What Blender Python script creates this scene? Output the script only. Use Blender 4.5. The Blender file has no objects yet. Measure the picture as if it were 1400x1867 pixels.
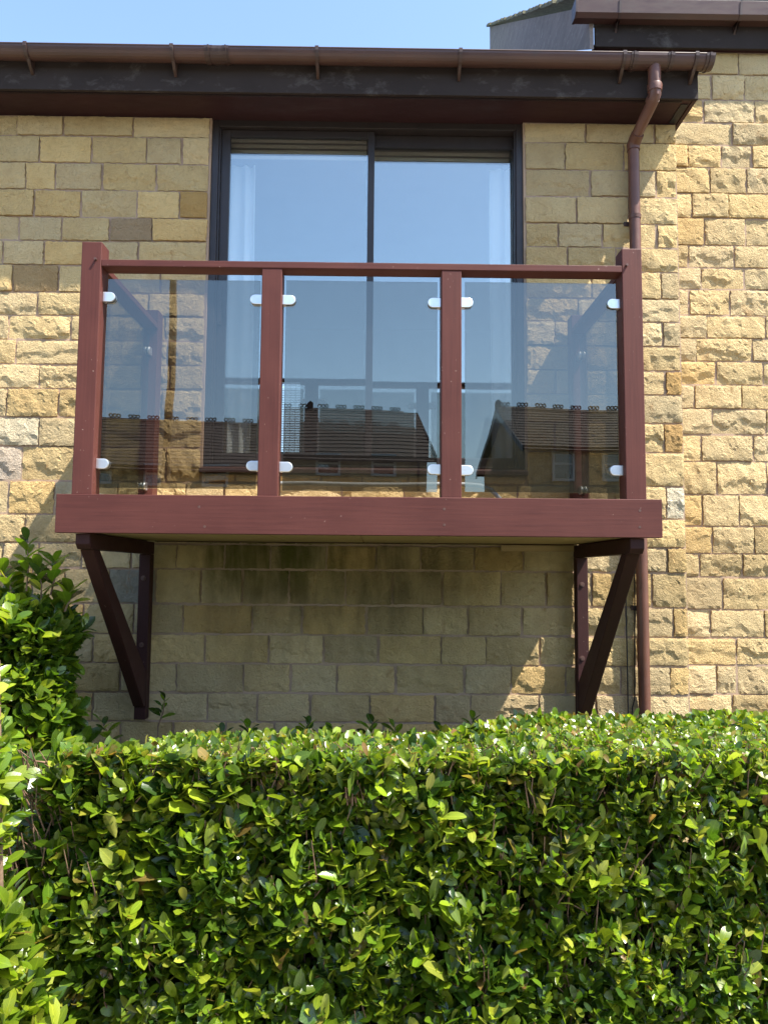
import bpy, math, random
import numpy as np
from mathutils import Vector, Matrix

random.seed(7)
RNG = np.random.default_rng(11)
scene = bpy.context.scene
COL = scene.collection
rad = math.radians

# ------------------------------------------------------------------ camera
ZC = 1.75                      # eye height above the ground
CAM_D = 4.661                  # metres from the eye to the house wall (wall face is y = 0)
PITCH, YAW, ROLL = 0.0811, 0.0098, 0.0082
FPX, CX, CY = 1340.0, 700.0, 933.5


def cam_axes():
    fw = Vector((math.sin(YAW) * math.cos(PITCH), math.cos(YAW) * math.cos(PITCH), math.sin(PITCH)))
    rt = Vector((math.cos(YAW), -math.sin(YAW), 0))
    up = rt.cross(fw)
    return (rt * math.cos(ROLL) + up * math.sin(ROLL), up * math.cos(ROLL) - rt * math.sin(ROLL), fw)


RT, UP, FW = cam_axes()
cam_data = bpy.data.cameras.new('camera')
cam = bpy.data.objects.new('camera', cam_data)
COL.objects.link(cam)
m3 = Matrix((RT, UP, -FW)).transposed()
cam.matrix_world = Matrix.Translation((0, -CAM_D, ZC)) @ m3.to_4x4()
cam_data.sensor_fit = 'HORIZONTAL'
cam_data.sensor_width = 36.0
cam_data.lens = 36.0 * FPX / 1400.0
cam_data.clip_end = 3000
scene.camera = cam

# ------------------------------------------------------------------ sky, sun, exposure
SUN_FROM = Vector((1.94, -1.0, 3.5)).normalized()       # towards the sun
world = bpy.data.worlds.new('World')
scene.world = world
world.use_nodes = True
wn = world.node_tree.nodes
wl = world.node_tree.links
bg = wn['Background']
sky = wn.new('ShaderNodeTexSky')
sky.sky_type = 'NISHITA'
sky.sun_disc = False
sky.sun_elevation = math.asin(SUN_FROM.z)
sky.sun_rotation = math.atan2(SUN_FROM.x, SUN_FROM.y)
sky.air_density = 1.0
sky.dust_density = 0.8
sky.ozone_density = 1.8
wl.new(sky.outputs[0], bg.inputs[0])
bg.inputs[1].default_value = 0.122
sun_data = bpy.data.lights.new('sun', 'SUN')
sun_data.energy = 4.2
sun_data.angle = rad(0.53)
sun_data.color = (1.0, 0.95, 0.86)
sun = bpy.data.objects.new('sun', sun_data)
COL.objects.link(sun)
sun.rotation_euler = (-SUN_FROM).to_track_quat('-Z', 'Y').to_euler()
scene.view_settings.view_transform = 'Standard'
scene.view_settings.look = 'None'
scene.view_settings.exposure = 1.8
scene.view_settings.gamma = 1.0
scene.view_settings.use_curve_mapping = False
scene.cycles.max_bounces = 10
scene.cycles.transparent_max_bounces = 16
scene.cycles.transmission_bounces = 6


# ------------------------------------------------------------------ helpers
def P(px, py, Y):
    """where the sight line through a photograph pixel meets the upright plane y = Y"""
    d = FW * FPX + RT * (px - CX) - UP * (py - CY)
    t = (Y + CAM_D) / d.y
    return Vector((d.x * t, Y, ZC + d.z * t))


def X(px, py, Y):
    return P(px, py, Y).x


def Z(px, py, Y):
    return P(px, py, Y).z


def pix(v):
    d = Vector(v) - Vector((0, -CAM_D, ZC))
    z = d.dot(FW)
    return CX + FPX * d.dot(RT) / z, CY - FPX * d.dot(UP) / z


class MB:
    def __init__(self):
        self.v = []
        self.f = []

    def add(self, vs, fs):
        o = len(self.v)
        self.v += [tuple(p) for p in vs]
        self.f += [tuple(i + o for i in f) for f in fs]
        return self

    def box(self, x0, x1, y0, y1, z0, z1):
        return self.add([(x0, y0, z0), (x1, y0, z0), (x1, y1, z0), (x0, y1, z0),
                         (x0, y0, z1), (x1, y0, z1), (x1, y1, z1), (x0, y1, z1)],
                        [(0, 3, 2, 1), (4, 5, 6, 7), (0, 1, 5, 4), (1, 2, 6, 5), (2, 3, 7, 6), (3, 0, 4, 7)])

    def prism(self, poly, a, b, axis='x'):
        """poly: list of 2-d points; extruded between a and b along axis (x: (y,z), y: (x,z), z: (x,y))"""
        def pt(p, t):
            return {'x': (t, p[0], p[1]), 'y': (p[0], t, p[1]), 'z': (p[0], p[1], t)}[axis]
        n = len(poly)
        vs = [pt(p, a) for p in poly] + [pt(p, b) for p in poly]
        fs = [tuple(range(n)), tuple(range(2 * n - 1, n - 1, -1))]
        fs += [(i, i + n, (i + 1) % n + n, (i + 1) % n) for i in range(n)]
        return self.add(vs, fs)

    def tube(self, pts, r, n=10, cap=True):
        pts = [Vector(p) for p in pts]
        rs = r if isinstance(r, (list, tuple)) else [r] * len(pts)
        vs = []
        ref = Vector((0.123, 0.97, 0.2)).normalized()
        for i, p in enumerate(pts):
            if i == 0:
                t = pts[1] - p
            elif i == len(pts) - 1:
                t = p - pts[i - 1]
            else:
                t = (pts[i + 1] - p).normalized() + (p - pts[i - 1]).normalized()
            t.normalize()
            a = t.cross(ref)
            if a.length < 0.05:
                a = t.cross(Vector((1, 0, 0)))
            a.normalize()
            b = t.cross(a)
            for k in range(n):
                th = 2 * math.pi * k / n
                vs.append(p + (a * math.cos(th) + b * math.sin(th)) * rs[i])
        fs = []
        for i in range(len(pts) - 1):
            for k in range(n):
                k2 = (k + 1) % n
                fs.append((i * n + k, i * n + k2, (i + 1) * n + k2, (i + 1) * n + k))
        if cap:
            fs.append(tuple(range(n - 1, -1, -1)))
            o = (len(pts) - 1) * n
            fs.append(tuple(range(o, o + n)))
        return self.add(vs, fs)

    def mesh(self, name, mat=None, smooth=False):
        me = bpy.data.meshes.new(name)
        me.from_pydata(self.v, [], self.f)
        me.validate()
        bm_fix(me)
        if smooth:
            me.polygons.foreach_set('use_smooth', [True] * len(me.polygons))
        if mat:
            me.materials.append(mat)
        return me

    def build(self, name, mat, parent=None, bevel=0, smooth=False, kind=None, origin=None):
        if origin is None and self.v:
            a = np.array(self.v)
            lo, hi = a.min(0), a.max(0)
            origin = Vector(((lo[0] + hi[0]) / 2, (lo[1] + hi[1]) / 2, lo[2]))
        origin = Vector(origin)
        self.v = [tuple(Vector(p) - origin) for p in self.v]
        me = self.mesh(name, mat, smooth)
        return put(name, me, origin, parent, bevel, smooth, kind)


def bm_fix(me):
    import bmesh
    bm = bmesh.new()
    bm.from_mesh(me)
    bmesh.ops.recalc_face_normals(bm, faces=bm.faces)
    bm.to_mesh(me)
    bm.free()


WPOS = {}


def put(name, me, loc, parent=None, bevel=0, smooth=False, kind=None, rot=None):
    o = bpy.data.objects.new(name, me)
    COL.objects.link(o)
    WPOS[o.name] = Vector(loc)
    o.location = Vector(loc) - (WPOS[parent.name] if parent is not None else Vector((0, 0, 0)))
    if rot is not None:
        o.rotation_euler = rot
    if parent is not None:
        o.parent = parent
    if bevel:
        b = o.modifiers.new('bevel', 'BEVEL')
        b.width = bevel
        b.segments = 2
        b.limit_method = 'ANGLE'
        b.harden_normals = False
    if smooth and bevel == 0:
        try:
            me.set_sharp_from_angle(angle=rad(40))
        except Exception:
            pass
    if kind:
        o['kind'] = kind
    return o


def thing(name, loc, label, cat, group=None):
    o = bpy.data.objects.new(name, None)
    COL.objects.link(o)
    o.location = loc
    o.empty_display_size = 0.1
    WPOS[o.name] = Vector(loc)
    o['label'] = label
    o['category'] = cat
    if group:
        o['group'] = group
    return o


def tag(o, label, cat, group=None):
    o['label'] = label
    o['category'] = cat
    if group:
        o['group'] = group
    return o


# ------------------------------------------------------------------ materials
class Mat:
    def __init__(self, name, rough=0.6, spec=0.5, metallic=0.0):
        self.m = bpy.data.materials.new(name)
        self.m.use_nodes = True
        self.t = self.m.node_tree
        self.n = self.t.nodes
        self.b = self.n['Principled BSDF']
        self.b.inputs['Roughness'].default_value = rough
        self.b.inputs['Specular IOR Level'].default_value = spec
        self.b.inputs['Metallic'].default_value = metallic

    def link(self, a, b):
        self.t.links.new(a, b)

    def new(self, k, **kw):
        n = self.n.new(k)
        for a, v in kw.items():
            setattr(n, a, v)
        return n

    def coord(self, which='Object', scale=(1, 1, 1), rnd=True):
        tc = self.new('ShaderNodeTexCoord')
        mp = self.new('ShaderNodeMapping')
        mp.inputs['Scale'].default_value = scale
        self.link(tc.outputs[which], mp.inputs['Vector'])
        if rnd:
            oi = self.new('ShaderNodeObjectInfo')
            mu = self.new('ShaderNodeMath', operation='MULTIPLY')
            mu.inputs[1].default_value = 37.0
            self.link(oi.outputs['Random'], mu.inputs[0])
            cb = self.new('ShaderNodeCombineXYZ')
            for i in range(3):
                self.link(mu.outputs[0], cb.inputs[i])
            self.link(cb.outputs[0], mp.inputs['Location'])
        return mp.outputs[0]

    def noise(self, vec, scale, detail=4, rough=0.6, dist=0.0):
        n = self.new('ShaderNodeTexNoise')
        n.inputs['Scale'].default_value = scale
        n.inputs['Detail'].default_value = detail
        n.inputs['Roughness'].default_value = rough
        n.inputs['Distortion'].default_value = dist
        if vec is not None:
            self.link(vec, n.inputs['Vector'])
        return n.outputs['Fac']

    def ramp(self, fac, stops):
        r = self.new('ShaderNodeValToRGB')
        el = r.color_ramp.elements
        while len(el) < len(stops):
            el.new(0.5)
        for e, (p, c) in zip(el, stops):
            e.position = p
            e.color = (*c, 1) if len(c) == 3 else c
        self.link(fac, r.inputs[0])
        return r.outputs[0]

    def rng(self, fac, a, b, c=0.0, d=1.0, smooth=False):
        r = self.new('ShaderNodeMapRange')
        if smooth:
            r.interpolation_type = 'SMOOTHSTEP'
        for i, v in enumerate((a, b, c, d)):
            r.inputs[i + 1].default_value = v
        self.link(fac, r.inputs[0])
        return r.outputs[0]

    def math(self, op, a, b=None):
        n = self.new('ShaderNodeMath', operation=op)
        for i, s in enumerate((a, b)):
            if s is None:
                continue
            if isinstance(s, (int, float)):
                n.inputs[i].default_value = s
            else:
                self.link(s, n.inputs[i])
        return n.outputs[0]

    def mix(self, fac, a, b, mode='MIX'):
        n = self.new('ShaderNodeMix', data_type='RGBA', blend_type=mode)
        for i, s in ((0, fac), (6, a), (7, b)):
            if isinstance(s, (int, float)):
                n.inputs[i].default_value = s
            elif isinstance(s, tuple):
                n.inputs[i].default_value = (*s, 1)
            else:
                self.link(s, n.inputs[i])
        return n.outputs[2]

    def color(self, c):
        if isinstance(c, tuple):
            self.b.inputs['Base Color'].default_value = (*c, 1)
        else:
            self.link(c, self.b.inputs['Base Color'])

    def bump(self, h, strength=0.3, dist=0.01, prev=None):
        n = self.new('ShaderNodeBump')
        n.inputs['Strength'].default_value = strength
        n.inputs['Distance'].default_value = dist
        self.link(h, n.inputs['Height'])
        if prev is not None:
            self.link(prev, n.inputs['Normal'])
        self.link(n.outputs[0], self.b.inputs['Normal'])
        return n.outputs[0]


def mat_stone():
    M = Mat('sandstone', rough=0.9, spec=0.25)
    v = M.coord('Object')
    oi = M.new('ShaderNodeObjectInfo')
    base = oi.outputs['Color']
    big = M.noise(v, 5.0, 3, 0.55)
    mid = M.noise(v, 26.0, 5, 0.65)
    fine = M.noise(v, 160.0, 4, 0.7)
    c = M.mix(M.rng(big, 0.3, 0.7, 0.0, 1.0), base, M.mix(1.0, base, (0.86, 0.80, 0.74), 'MULTIPLY'))
    c = M.mix(M.rng(mid, 0.35, 0.72, 0.0, 0.42), c, M.mix(1.0, base, (1.22, 1.18, 1.10), 'MULTIPLY'))
    # rust coloured iron veins, sparse
    iron = M.noise(v, 7.5, 4, 0.6, 0.8)
    c = M.mix(M.rng(iron, 0.63, 0.74, 0.0, 0.55), c, (0.30, 0.155, 0.055))
    # dark grains
    c = M.mix(M.rng(fine, 0.60, 0.78, 0.0, 0.5), c, (0.17, 0.125, 0.065))
    vo = M.new('ShaderNodeTexVoronoi', feature='DISTANCE_TO_EDGE')
    vo.inputs['Scale'].default_value = 9.0
    wv_ = M.new('ShaderNodeVectorMath', operation='ADD')
    nz_ = M.new('ShaderNodeTexNoise')
    nz_.inputs['Scale'].default_value = 14.0
    nz_.inputs['Detail'].default_value = 4
    M.link(v, nz_.inputs['Vector'])
    sc_ = M.new('ShaderNodeVectorMath', operation='SCALE')
    sc_.inputs['Scale'].default_value = 0.10
    M.link(nz_.outputs['Color'], sc_.inputs[0])
    M.link(v, wv_.inputs[0])
    M.link(sc_.outputs[0], wv_.inputs[1])
    M.link(wv_.outputs[0], vo.inputs['Vector'])
    gate = M.rng(M.noise(v, 6.0, 2, 0.5), 0.52, 0.62)
    crack = M.math('MULTIPLY', M.rng(vo.outputs['Distance'], 0.035, 0.004), gate)
    c = M.mix(M.math('MULTIPLY', crack, 0.12), c, (0.16, 0.115, 0.06))
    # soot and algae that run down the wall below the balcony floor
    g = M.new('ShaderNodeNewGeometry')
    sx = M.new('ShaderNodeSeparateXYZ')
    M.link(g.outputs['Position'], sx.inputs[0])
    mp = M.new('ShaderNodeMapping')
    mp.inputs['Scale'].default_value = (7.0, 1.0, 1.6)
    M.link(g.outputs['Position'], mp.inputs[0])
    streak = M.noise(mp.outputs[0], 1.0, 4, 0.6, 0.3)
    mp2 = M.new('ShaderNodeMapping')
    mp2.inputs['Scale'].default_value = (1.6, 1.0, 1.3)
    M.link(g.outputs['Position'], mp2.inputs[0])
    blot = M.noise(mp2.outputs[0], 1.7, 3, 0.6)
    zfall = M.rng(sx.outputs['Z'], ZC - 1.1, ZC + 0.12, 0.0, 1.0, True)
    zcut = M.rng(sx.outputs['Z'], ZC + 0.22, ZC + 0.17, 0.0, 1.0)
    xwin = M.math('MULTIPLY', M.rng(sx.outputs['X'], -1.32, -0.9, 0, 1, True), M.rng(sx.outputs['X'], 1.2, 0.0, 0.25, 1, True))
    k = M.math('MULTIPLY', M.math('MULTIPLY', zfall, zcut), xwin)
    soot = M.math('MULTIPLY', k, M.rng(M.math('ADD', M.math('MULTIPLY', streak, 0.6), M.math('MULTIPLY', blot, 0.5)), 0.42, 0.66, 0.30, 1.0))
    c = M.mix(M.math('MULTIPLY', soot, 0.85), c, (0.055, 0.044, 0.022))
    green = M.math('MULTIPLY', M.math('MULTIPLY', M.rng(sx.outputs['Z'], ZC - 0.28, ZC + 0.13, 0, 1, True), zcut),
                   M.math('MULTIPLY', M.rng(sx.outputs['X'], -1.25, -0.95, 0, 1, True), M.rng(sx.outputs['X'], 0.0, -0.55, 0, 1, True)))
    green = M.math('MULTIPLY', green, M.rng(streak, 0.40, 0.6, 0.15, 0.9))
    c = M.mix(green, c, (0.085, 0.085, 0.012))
    M.color(c)
    b1 = M.bump(M.noise(v, 22.0, 3, 0.6), 0.6, 0.016)
    b2 = M.bump(M.noise(v, 75.0, 4, 0.75, 0.4), 1.0, 0.016, b1)
    b3 = M.bump(fine, 0.8, 0.004, b2)
    inv = M.math('SUBTRACT', 1.0, crack)
    b4 = M.bump(inv, 0.5, 0.006, b3)
    return M.m


def mat_mortar():
    M = Mat('mortar', rough=0.95, spec=0.2)
    v = M.coord('Object', rnd=False)
    a = M.noise(v, 3.0, 4)
    b = M.noise(v, 120.0, 4)
    c = M.mix(M.rng(a, 0.3, 0.7), (0.40, 0.28, 0.20), (0.33, 0.235, 0.165))
    c = M.mix(M.rng(b, 0.45, 0.75, 0, 0.5), c, (0.22, 0.17, 0.12))
    M.color(c)
    M.bump(b, 0.5, 0.004)
    return M.m


def mat_paint(name, base, dark, rough=0.42, grain=(2, 60, 60), chips=0.5, spec=0.4):
    M = Mat(name, rough=rough, spec=spec)
    v = M.coord('Object', grain)
    n = M.noise(v, 1.5, 5, 0.65, 0.4)
    w = M.coord('Object')
    blot = M.noise(w, 4.0, 3)
    c = M.mix(M.rng(n, 0.3, 0.75), base, dark)
    c = M.mix(M.rng(blot, 0.35, 0.7, 0, 0.35), c, tuple(x * 1.25 for x in base))
    sp = M.noise(w, 75.0, 2, 0.5)
    gate = M.noise(w, 6.0, 2, 0.5)
    chip = M.math('MULTIPLY', M.rng(sp, 0.72, 0.74, 0, 1), M.rng(gate, 0.52, 0.6, 0, chips))
    c = M.mix(chip, c, (0.42, 0.30, 0.25))
    M.color(c)
    M.link(M.rng(blot, 0.2, 0.8, rough - 0.08, rough + 0.14), M.b.inputs['Roughness'])
    M.bump(n, 0.16, 0.004)
    return M.m


def mat_plastic(name, base, rough=0.38, dirt=(0.2, 0.19, 0.18), amt=0.35, stretch=(2, 2, 2), spec=0.4):
    M = Mat(name, rough=rough, spec=spec)
    v = M.coord('Object', stretch)
    a = M.noise(v, 3.0, 4, 0.6)
    d = M.noise(v, 9.0, 5, 0.7, 0.3)
    c = M.mix(M.rng(a, 0.3, 0.7), base, tuple(x * 0.72 for x in base))
    c = M.mix(M.rng(d, 0.55, 0.78, 0, amt), c, dirt)
    M.color(c)
    M.link(M.rng(d, 0.3, 0.7, rough - 0.06, rough + 0.18), M.b.inputs['Roughness'])
    M.bump(a, 0.05, 0.003)
    return M.m


def mat_glass(name, tint, refl0, refl90, rough=0.0, wave=0.0007):
    m = bpy.data.materials.new(name)
    m.use_nodes = True
    t = m.node_tree
    t.nodes.clear()
    out = t.nodes.new('ShaderNodeOutputMaterial')
    tr = t.nodes.new('ShaderNodeBsdfTransparent')
    tr.inputs[0].default_value = (*tint, 1)
    gl = t.nodes.new('ShaderNodeBsdfGlossy')
    gl.inputs['Roughness'].default_value = rough
    gl.inputs['Color'].default_value = (0.90, 0.97, 0.93, 1)
    ge = t.nodes.new('ShaderNodeNewGeometry')
    nz = t.nodes.new('ShaderNodeTexNoise')
    nz.inputs['Scale'].default_value = 2.2
    nz.inputs['Detail'].default_value = 1.0
    bp = t.nodes.new('ShaderNodeBump')
    bp.inputs['Strength'].default_value = 1.0
    bp.inputs['Distance'].default_value = wave
    t.links.new(ge.outputs['Position'], nz.inputs['Vector'])
    t.links.new(nz.outputs['Fac'], bp.inputs['Height'])
    t.links.new(bp.outputs[0], gl.inputs['Normal'])
    lw = t.nodes.new('ShaderNodeLayerWeight')
    lw.inputs[0].default_value = 0.25
    mr = t.nodes.new('ShaderNodeMapRange')
    mr.inputs[3].default_value = refl0
    mr.inputs[4].default_value = refl90
    mx = t.nodes.new('ShaderNodeMixShader')
    t.links.new(lw.outputs['Facing'], mr.inputs[0])
    pw = t.nodes.new('ShaderNodeMath')
    pw.operation = 'POWER'
    pw.inputs[1].default_value = 3.0
    t.links.new(lw.outputs['Facing'], pw.inputs[0])
    t.links.new(pw.outputs[0], mr.inputs[0])
    t.links.new(mr.outputs[0], mx.inputs[0])
    t.links.new(tr.outputs[0], mx.inputs[1])
    t.links.new(gl.outputs[0], mx.inputs[2])
    t.links.new(mx.outputs[0], out.inputs[0])
    return m


def mat_leaf():
    M = Mat('laurel_leaf', rough=0.27, spec=0.6)
    at = M.new('ShaderNodeAttribute', attribute_name='tint')
    uv = M.new('ShaderNodeUVMap', uv_map='leaf')
    s = M.new('ShaderNodeSeparateXYZ')
    M.link(uv.outputs[0], s.inputs[0])
    across = M.math('ABSOLUTE', M.math('SUBTRACT', s.outputs['Y'], 0.5))
    rib = M.rng(across, 0.05, 0.015, 0, 1)
    w = M.math('SINE', M.math('MULTIPLY', M.math('SUBTRACT', s.outputs['X'], M.math('MULTIPLY', across, 0.55)), 58.0))
    vein = M.rng(w, 0.72, 1.0, 0, 0.18)
    g = M.new('ShaderNodeNewGeometry')
    blot = M.noise(g.outputs['Position'], 30.0, 3, 0.6)
    c = M.mix(M.rng(blot, 0.35, 0.7, 0, 0.45), at.outputs['Color'], M.mix(1.0, at.outputs['Color'], (0.62, 0.72, 0.6), 'MULTIPLY'))
    c = M.mix(M.math('MAXIMUM', M.math('MULTIPLY', rib, 0.55), vein), c, M.mix(1.0, at.outputs['Color'], (1.7, 1.55, 1.5), 'MULTIPLY'))
    # undersides are paler and duller
    c = M.mix(M.math('MULTIPLY', g.outputs['Backfacing'], 0.6), c, M.mix(1.0, c, (1.35, 1.30, 1.6), 'MULTIPLY'))
    M.color(c)
    M.link(M.math('ADD', M.rng(blot, 0.3, 0.7, 0.20, 0.36), M.math('MULTIPLY', g.outputs['Backfacing'], 0.25)), M.b.inputs['Roughness'])
    M.bump(w, 0.05, 0.002)
    tl = M.new('ShaderNodeBsdfTranslucent')
    M.link(M.mix(1.0, c, (1.5, 1.6, 0.6), 'MULTIPLY'), tl.inputs[0])
    mx = M.new('ShaderNodeMixShader')
    mx.inputs[0].default_value = 0.38
    M.link(M.b.outputs[0], mx.inputs[1])
    M.link(tl.outputs[0], mx.inputs[2])
    M.link(mx.outputs[0], M.n['Material Output'].inputs[0])
    return M.m


def mat_simple(name, c, rough=0.6, metallic=0.0, var=0.25, scale=8, bump=0.0, spec=0.4):
    M = Mat(name, rough=rough, metallic=metallic, spec=spec)
    v = M.coord('Object')
    n = M.noise(v, scale, 5)
    M.color(M.mix(M.rng(n, 0.3, 0.7), tuple(x * (1 + var) for x in c), tuple(x * (1 - var) for x in c)))
    if bump:
        M.bump(n, bump, 0.01)
    return M.m


STONE = mat_stone()
MORTAR = mat_mortar()
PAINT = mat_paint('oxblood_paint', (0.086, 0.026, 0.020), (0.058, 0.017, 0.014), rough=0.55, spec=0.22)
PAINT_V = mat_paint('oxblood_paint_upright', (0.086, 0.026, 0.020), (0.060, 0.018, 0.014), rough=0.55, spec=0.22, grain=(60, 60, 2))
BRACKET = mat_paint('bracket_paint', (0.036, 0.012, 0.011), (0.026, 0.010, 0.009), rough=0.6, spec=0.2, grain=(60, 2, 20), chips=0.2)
GUTTER = mat_plastic('brown_gutter_plastic', (0.082, 0.042, 0.034), 0.36, (0.055, 0.045, 0.042), 0.6, (0.8, 3, 3))
GUTTER_FIT = mat_plastic('brown_fitting_plastic', (0.060, 0.034, 0.029), 0.40, (0.17, 0.14, 0.12), 0.4)
PIPE = mat_plastic('downpipe_plastic', (0.125, 0.052, 0.034), 0.36, (0.07, 0.045, 0.035), 0.3)
FASCIA = mat_plastic('stained_fascia', (0.038, 0.029, 0.026), 0.7, (0.15, 0.135, 0.125), 0.5, (0.8, 1.2, 1.3), 0.12)
SOFFIT = mat_plastic('brown_soffit', (0.036, 0.013, 0.014), 0.5, (0.04, 0.03, 0.03), 0.3, (0.6, 2, 2), 0.25)
FRAME = mat_plastic('dark_window_frame', (0.030, 0.023, 0.022), 0.35, (0.05, 0.05, 0.055), 0.3)
SILL = mat_plastic('brown_timber_sill', (0.055, 0.026, 0.024), 0.5, (0.12, 0.085, 0.07), 0.3)
WINGLASS = mat_glass('window_glass', (0.93, 0.95, 0.95), 0.25, 1.0)
TINTGLASS = mat_glass('smoked_balcony_glass', (0.575, 0.565, 0.54), 0.105, 0.9)
STEEL = mat_simple('brushed_steel', (0.74, 0.76, 0.77), 0.32, 0.85, 0.06, 20)
BOLT = mat_simple('rusty_bolt', (0.10, 0.055, 0.045), 0.5, 0.3, 0.3, 40)
DECKWOOD = mat_paint('weathered_softwood', (0.36, 0.25, 0.12), (0.24, 0.165, 0.08), rough=0.7, grain=(2, 40, 40), chips=0.1)
LEAF = mat_leaf()
TWIG = mat_simple('laurel_twig', (0.17, 0.105, 0.065), 0.8, 0, 0.35, 30, 0.3)
CURTAIN = mat_simple('white_curtain', (0.80, 0.81, 0.82), 0.9, 0, 0.03, 5)
BLIND = mat_simple('beige_blind', (0.62, 0.57, 0.47), 0.8, 0, 0.05, 5)
ROOMWALL = mat_simple('room_plaster', (0.30, 0.29, 0.28), 0.9, 0, 0.05, 3)
VENT = mat_simple('vent_black', (0.012, 0.011, 0.012), 0.6, 0, 0.2, 10)
ROOFTILE = mat_simple('brown_roof_tile', (0.042, 0.026, 0.022), 0.75, 0, 0.35, 6, 0.3)
MOSSTILE = mat_simple('mossy_roof_tile', (0.14, 0.125, 0.075), 0.9, 0, 0.5, 25, 0.6)
GREYBOARD = mat_plastic('weathered_bargeboard', (0.24, 0.20, 0.185), 0.7, (0.40, 0.38, 0.36), 0.9, (3, 1.2, 5), 0.15)
GREYPIPE = mat_simple('grey_conduit', (0.17, 0.17, 0.165), 0.5, 0, 0.1, 10)
CABLE = mat_simple('black_cable', (0.012, 0.012, 0.013), 0.5, 0, 0.1, 10)
WHITEFRAME = mat_simple('white_window_frame', (0.45, 0.45, 0.44), 0.4, 0, 0.05, 5)
DARKGLASS = mat_glass('house_glass', (0.5, 0.5, 0.5), 0.12, 1.0)
HOUSEWALL = mat_simple('buff_house_wall', (0.30, 0.24, 0.15), 0.9, 0, 0.3, 5, 0.4)
POLEWOOD = mat_simple('pole_wood', (0.075, 0.05, 0.035), 0.85, 0, 0.3, 6, 0.3)

# ------------------------------------------------------------------ ground
g = MB().box(-400, 400, -400, 400, -0.5, 0.0)


def mat_ground():
    M = Mat('lawn_ground', rough=0.95, spec=0.15)
    v = M.coord('Object', rnd=False)
    a = M.noise(v, 0.6, 5)
    b = M.noise(v, 40.0, 4)
    c = M.mix(M.rng(a, 0.35, 0.65), (0.05, 0.085, 0.022), (0.085, 0.075, 0.045))
    c = M.mix(M.rng(b, 0.4, 0.7, 0, 0.6), c, (0.035, 0.045, 0.018))
    M.color(c)
    M.bump(b, 0.6, 0.03)
    return M.m


go = g.build('ground', mat_ground(), origin=(0, 0, 0), kind='structure')
rd = MB().box(-60, 60, -13.0, -7.5, -0.2, 0.004).build('road', mat_simple('asphalt', (0.05, 0.05, 0.052), 0.9, 0, 0.25, 40, 0.3), kind='structure')
pv = MB().box(-60, 60, -7.5, -2.75, -0.2, 0.11).build('bounce_paving', mat_simple('bounce_concrete', (0.36, 0.32, 0.265), 0.9, 0, 0.12, 6, 0.2), kind='structure')  # unseen pale paving, added to bounce warm light up into the shaded wall

# ------------------------------------------------------------------ the stone house
WXL, WXR = -1.115, 0.949            # window opening
WZT, WZB = ZC + 3.0, ZC + 0.665
COR = 1.966                         # right-hand corner of the wall
ZS = ZC + 2.989                     # soffit
WALL_L = -5.0
house = thing('stone_house', (0, 2.5, 0), 'yellow sandstone house wall with brown eaves, behind the maroon balcony', 'house')

w = MB()
w.box(WALL_L, WXL, -0.006, 0.25, 0.0, ZS + 0.25)
w.box(WXR, COR, -0.006, 0.25, 0.0, ZS + 0.25)
w.box(WXL, WXR, -0.006, 0.25, 0.0, WZB - 0.05)
w.box(WXL, WXR, 0.0, 0.25, WZT, ZS + 0.25)
w.box(COR - 0.25, COR, 0.25, 7.0, 0.0, ZS + 0.25)
wall = w.build('wall', MORTAR, house, origin=(0, 0, 0))


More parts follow.
